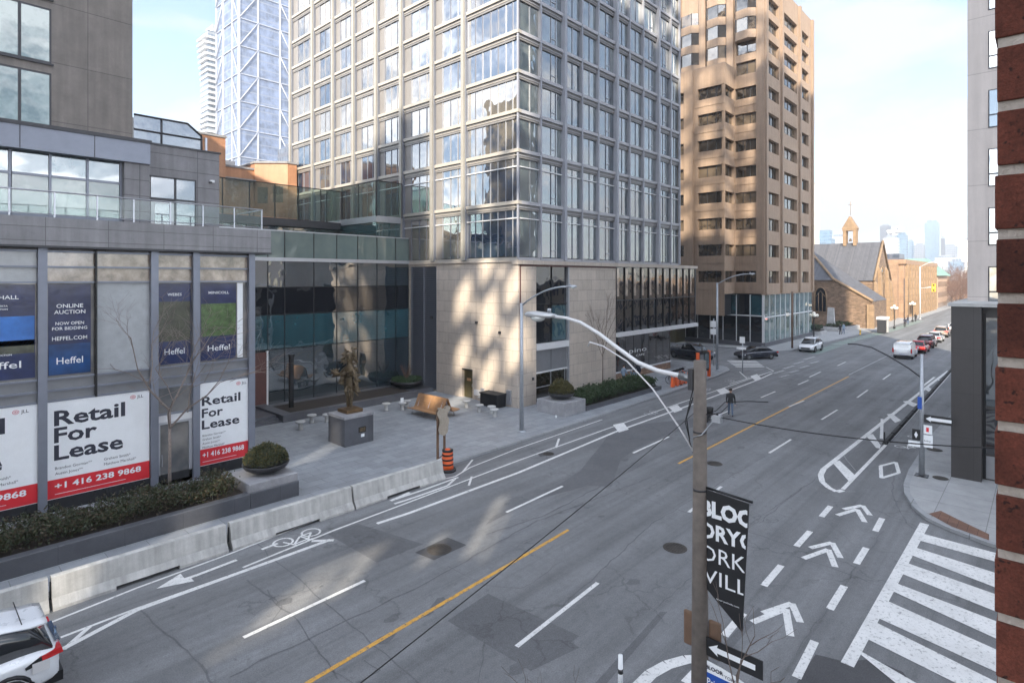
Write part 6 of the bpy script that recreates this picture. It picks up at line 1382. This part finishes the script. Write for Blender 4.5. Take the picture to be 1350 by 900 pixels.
def globe(x,y,label):
    t=thing('globe_lamp',label,'street lamp',(x,y,.13),'black globe lamps'); k=MB(); k.lathe([(.2,0),(.2,.3),(.09,.5),(.07,3.0),(.05,3.6)],(x,y,.13),'black_metal',10); k.build('post',t)
    for a in range(4):
        dx,dy=.42*math.cos(a*PI/2+.5),.42*math.sin(a*PI/2+.5); k=MB(); k.tube([(x,y,3.3),(x+dx,y+dy,3.4),(x+dx,y+dy,3.6)],.03,'black_metal',5); k.build('arm',t); k=MB(); k.ball((x+dx,y+dy,3.8),.22,'lamp_glass',12); k.build('globe',t)
    k=MB(); k.ball((x,y,4.1),.24,'lamp_glass',12); k.build('globe',t); return t
q=G(1068,449,.13); globe(q[0],q[1]-.5,'black lamp with a cluster of globes beside the tan tower corner')
q=G(1179,433,.13); globe(q[0],q[1],'black lamp with a cluster of white globes before the church door')
q=G(1203,424,.13); globe(q[0],q[1],'black globe lamp farthest down the left pavement')
q=G(1192,431,.13); pole(q[0],q[1],9.0,'slim dark signal post between the two far globe lamps','dark_metal',.07,(),'signal_post','post')
q=G(1213,421,.13); tl=streetlamp((q[0],q[1]),11.6,(.8,-2.4,1.1),.8,'tall pale street lamp with arm above the far crossing','street_lamp','alu_white',.13)
T=thing('traffic_signal','amber lit far traffic signal hanging on its mast arm','traffic signal',(q[0],q[1]-5,6)); k=MB(); k.tube([(q[0],q[1],6.9),(q[0],q[1]-2.2,7.2)],.07,'alu_white',6); k.build('mast_arm',T); k=MB(); k.box(q[0]-.22,q[0]+.22,q[1]-2.75,q[1]-2.1,6.2,7.9,'yellow_housing'); k.build('housing',T)
for j,zz_ in enumerate((7.6,7.05,6.5)): k=MB(); k.ball((q[0]-.23,q[1]-2.42,zz_),.2,'amber' if j==1 else 'black_metal',10,(.4,1,1)); k.build('lens',T)
q=at(1231,190); streetlamp(q,13.5,(1,-3,1.4),.9,'second tall pale street lamp behind the far signal','street_lamp','alu_white',.18)
q=at(1268,230); streetlamp(q,12.0,(2,-4,1.),1.,'distant street lamp against the bare trees','street_lamp','alu_white',.2)
# church-side kiosk, hydrant, bins
q=G(1165,438,.13); T=thing('newspaper_kiosk','white and grey kiosk box on the kerb before the church','kiosk',(q[0],q[1],.13)); x,y=q
k=MB(); k.box(x-1.4,x+1.4,y-.6,y+.8,2.3,2.7,'alu_white'); k.build('roof',T); k=MB(); k.box(x-1.3,x-.5,y-.5,y+.7,.13,2.3,'dark_metal'); k.box(x+.3,x+1.3,y-.5,y+.7,.13,2.3,'concrete'); k.build('side_panel',T)
k=MB(); k.box(x-.5,x+.3,y+.3,y+.7,.13,2.3,'glass_bronze'); k.build('glass_panel',T)
q=G(1134,441,.13); T=thing('fire_hydrant','small yellow hydrant on the pavement before the church','hydrant',(q[0],q[1],.13)); k=MB(); k.lathe([(.16,0),(.16,.05),(.11,.08),(.11,.55),(.15,.6),(.11,.72),(.03,.8)],(q[0],q[1],.13),'yellow_housing',12); k.build('barrel',T); k=MB(); k.tube([(q[0]-.2,q[1],.6),(q[0]+.2,q[1],.6)],.06,'black_metal',8); k.build('nozzle',T)
hedge(108.8,116.4,25.3,27.8,.86,1.3,2500,'low brown and green planting in the bed before the church','leaf_green','leaf_brown',.12)
hedge(99.9,102.8,26.5,28.1,.78,1.5,1200,'small dark shrub in the stone planter by the tan tower','leaf_dark','leaf_green',.12)
# right pole with signs
x,y=32.15,4.2
T=thing('sign_pole','grey lamp pole on the right pavement carrying arrow and cycle signs','pole',(x,y,.13))
k=MB(); k.tube([(x,y,.13),(x,y,5.7)],[.12,.07],'galv',12); k.build('shaft',T); k=MB(); k.box(x-.25,x+.25,y-.25,y+.25,.13,.17,'dark_metal'); k.build('base',T)
k=MB(); k.tube([(x,y,4.6),(x,y+.5,5.0),(x,y+1.3,5.5),(x,y+2.0,5.85),(x,y+2.6,5.95),(x,y+3.0,5.93)],.035,'dark_metal',6); k.build('arm',T)
fr=FX(x-.1)
k=MB(); fr.box(k,-y+.1,-y+1.15,2.62,2.98,0,.02,'sign_black'); k.build('plate',T); k=MB(); c0=-y+.1; zc=2.8; k.face([fr.p(a,z,.026) for a,z in [(c0+.06,zc),(c0+.26,zc+.13),(c0+.24,zc+.07),(c0+1.0,zc+.07),(c0+1.0,zc-.07),(c0+.24,zc-.07),(c0+.26,zc-.13)]],'sign_white'); k.build('arrow',T)
k=MB(); fr.box(k,-y-.35,-y-.05,1.75,2.25,0,.02,'sign_black'); k.face([fr.p(a,z,.026) for a,z in [(-y-.2,2.16),(-y-.13,2.0),(-y-.2,1.84),(-y-.27,2.0)]],'sign_white'); fr.box(k,-y-.5,-y-.05,1.45,1.7,0,.02,'sign_white'); fr.box(k,-y+.08,-y+.4,2.1,2.5,0,.02,'sign_white'); fr.box(k,-y+.08,-y+.42,1.5,2.05,0,.02,'sign_white'); fr.box(k,-y+.18,-y+.28,2.2,2.4,.02,.024,'sign_red'); k.build('small_plate',T)
k=MB(); text(k,fr,'bike',-y+.11,1.75,.08,.026,'ink',0,w=.24); fr.box(k,-y-.4,-y-.2,1.55,1.6,.02,.025,'ink'); k.build('lettering',T)
k=MB(); k.box(x-.16,x-.1,y-.02,y+.14,3.2,3.75,'street_blue'); k.build('tag',T)
# kerb separator of the right cycle lane
T=thing('lane_separator','long black rubber kerb with slim posts along right cycle lane','lane separator',(45,5.6,0))
a=Vector(G(1166,586)); b_=Vector(G(1255,487)); nseg=14
for i in range(nseg):
    p=a.lerp(b_,i/nseg); q=a.lerp(b_,(i+.93)/nseg); d=(q-p).normalized(); n=Vector((-d.y,d.x))*.13
    k=MB(); k.hexa([(p.x-n.x,p.y-n.y,0),(q.x-n.x,q.y-n.y,0),(q.x+n.x,q.y+n.y,0),(p.x+n.x,p.y+n.y,0),(p.x-n.x*.6,p.y-n.y*.6,.16),(q.x-n.x*.6,q.y-n.y*.6,.16),(q.x+n.x*.6,q.y+n.y*.6,.16),(p.x+n.x*.6,p.y+n.y*.6,.16)],'black_rubber'); k.build('kerb_section',T)
k=MB(); k.tube([(a.x,a.y,.1),(a.x,a.y,.7)],.04,'black_rubber',6); k.build('post',T)
# small distant clutter posts on the left kerb (delineators)
q=G(733,553); T=thing('lane_marker_post','tiny white lane marker stub at the kerb line','marker post',(q[0],q[1],0)); k=MB(); k.tube([(q[0],q[1],0),(q[0],q[1],.28)],[.05,.035],'sign_white',8); k.build('stub',T); k=MB(); k.lathe([(.12,0),(.1,.04),(.03,.05)],(q[0],q[1],0),'black_rubber',10); k.build('base',T)
q=G(818,907); T=thing('bollard','white flexible bollard with dark mark at the bottom edge','bollard',(q[0],q[1],0)); k=MB(); k.tube([(q[0],q[1],0),(q[0],q[1],.75)],[.06,.05],'sign_white',10); k.build('post',T); k=MB(); k.lathe([(.062,0),(.06,.1)],(q[0],q[1],.35),'dark_metal',10); k.build('band',T)
# ================================================================== STEAM, HAZE, SKY
x0,y0=at(1180,780); k=MB()
for i in range(14):
    k.ball((x0+random.uniform(-14,10)+i*1.2,y0+random.uniform(-6,6),zt(308,780)+i*.6+random.uniform(-2,2)),random.uniform(2.,4.),'steam',10,(1.3,1.3,.6))
setp(k.build('steam'),'white steam plume drifting over the far rooftops','steam',None,'stuff')
k=MB(); k.box(-130,1500,-700,1250,-1.7,210,'haze'if False else 'steam'); 
m=bpy.data.materials.new('haze_air'); m.use_nodes=True; nt=m.node_tree; nt.nodes.clear(); o_=nt.nodes.new('ShaderNodeOutputMaterial'); pv=nt.nodes.new('ShaderNodeVolumePrincipled'); pv.inputs['Color'].default_value=(.93,.96,1,1); pv.inputs['Density'].default_value=.0005; pv.inputs['Anisotropy'].default_value=.2; nt.links.new(pv.outputs[0],o_.inputs['Volume']); M['haze_air']=m
HZ=MB(); HZ.box(-130,1500,-500,1250,-1.7,205,'haze_air'); hz=HZ.build('haze'); hz['kind']='stuff'; hz['label']='pale winter air haze over the whole street'; hz['category']='haze'
# world
SUN_EL=rad(28); sx,sy=SUN_AZ
W=bpy.data.worlds.new('World'); sc.world=W; W.use_nodes=True; nt=W.node_tree; bg=nt.nodes['Background']
sk=nt.nodes.new('ShaderNodeTexSky'); sk.sky_type='NISHITA'; sk.sun_disc=False; sk.sun_elevation=SUN_EL
az=math.atan2(sx,sy)   # rotation from +Y clockwise
sk.sun_rotation=az%(2*PI)
sk.air_density=1.0; sk.dust_density=.5; sk.ozone_density=2.6
tc=nt.nodes.new('ShaderNodeTexCoord'); sp=nt.nodes.new('ShaderNodeSeparateXYZ'); nt.links.new(tc.outputs['Generated'],sp.inputs[0])
mp=nt.nodes.new('ShaderNodeMapping'); mp.inputs['Scale'].default_value=(1.6,1.6,4.2); nt.links.new(tc.outputs['Generated'],mp.inputs[0])
no=nt.nodes.new('ShaderNodeTexNoise'); no.inputs['Scale'].default_value=2.2; no.inputs['Detail'].default_value=9; no.inputs['Roughness'].default_value=.55; no.inputs['Distortion'].default_value=.3; nt.links.new(mp.outputs[0],no.inputs['Vector'])
mr=nt.nodes.new('ShaderNodeMapRange'); mr.inputs[1].default_value=.46; mr.inputs[2].default_value=.61; mr.inputs[3].default_value=.14; mr.inputs[4].default_value=1.; nt.links.new(no.outputs['Fac'],mr.inputs[0])
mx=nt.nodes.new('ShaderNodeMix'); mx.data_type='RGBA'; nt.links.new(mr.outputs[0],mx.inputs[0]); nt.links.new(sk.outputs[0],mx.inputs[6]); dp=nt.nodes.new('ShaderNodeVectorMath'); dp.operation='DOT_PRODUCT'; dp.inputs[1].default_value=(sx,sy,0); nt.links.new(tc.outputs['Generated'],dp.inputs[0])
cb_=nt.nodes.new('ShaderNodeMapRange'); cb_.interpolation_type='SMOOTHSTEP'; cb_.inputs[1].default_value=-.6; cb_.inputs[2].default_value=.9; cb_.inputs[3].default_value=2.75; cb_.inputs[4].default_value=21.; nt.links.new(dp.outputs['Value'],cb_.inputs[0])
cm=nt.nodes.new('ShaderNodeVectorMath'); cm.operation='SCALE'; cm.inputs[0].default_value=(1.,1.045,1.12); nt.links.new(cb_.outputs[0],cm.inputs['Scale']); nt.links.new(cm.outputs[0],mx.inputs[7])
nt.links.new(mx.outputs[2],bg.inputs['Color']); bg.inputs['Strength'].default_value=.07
S=bpy.data.lights.new('sun','SUN'); S.energy=2.5; S.angle=rad(.9); S.color=(1,.88,.70); so=bpy.data.objects.new('sun',S); COL.objects.link(so)
d=Vector((sx*math.cos(SUN_EL),sy*math.cos(SUN_EL),math.sin(SUN_EL))); so.rotation_euler=d.to_track_quat('Z','Y').to_euler()
# camera
cd=bpy.data.cameras.new('camera'); cd.sensor_width=36; cd.lens=36*760/1350.; cd.shift_y=-84/1350.; cd.clip_start=.05; cd.clip_end=6000
co=bpy.data.objects.new('camera',cd); COL.objects.link(co); co.location=(0,0,CAMH); co.rotation_euler=(PI/2,0,A-PI/2); sc.camera=co
sc.view_settings.view_transform='Standard'; sc.view_settings.look='None'; sc.view_settings.exposure=2.27; sc.view_settings.gamma=1
sc.cycles.max_bounces=8; sc.cycles.volume_bounces=0
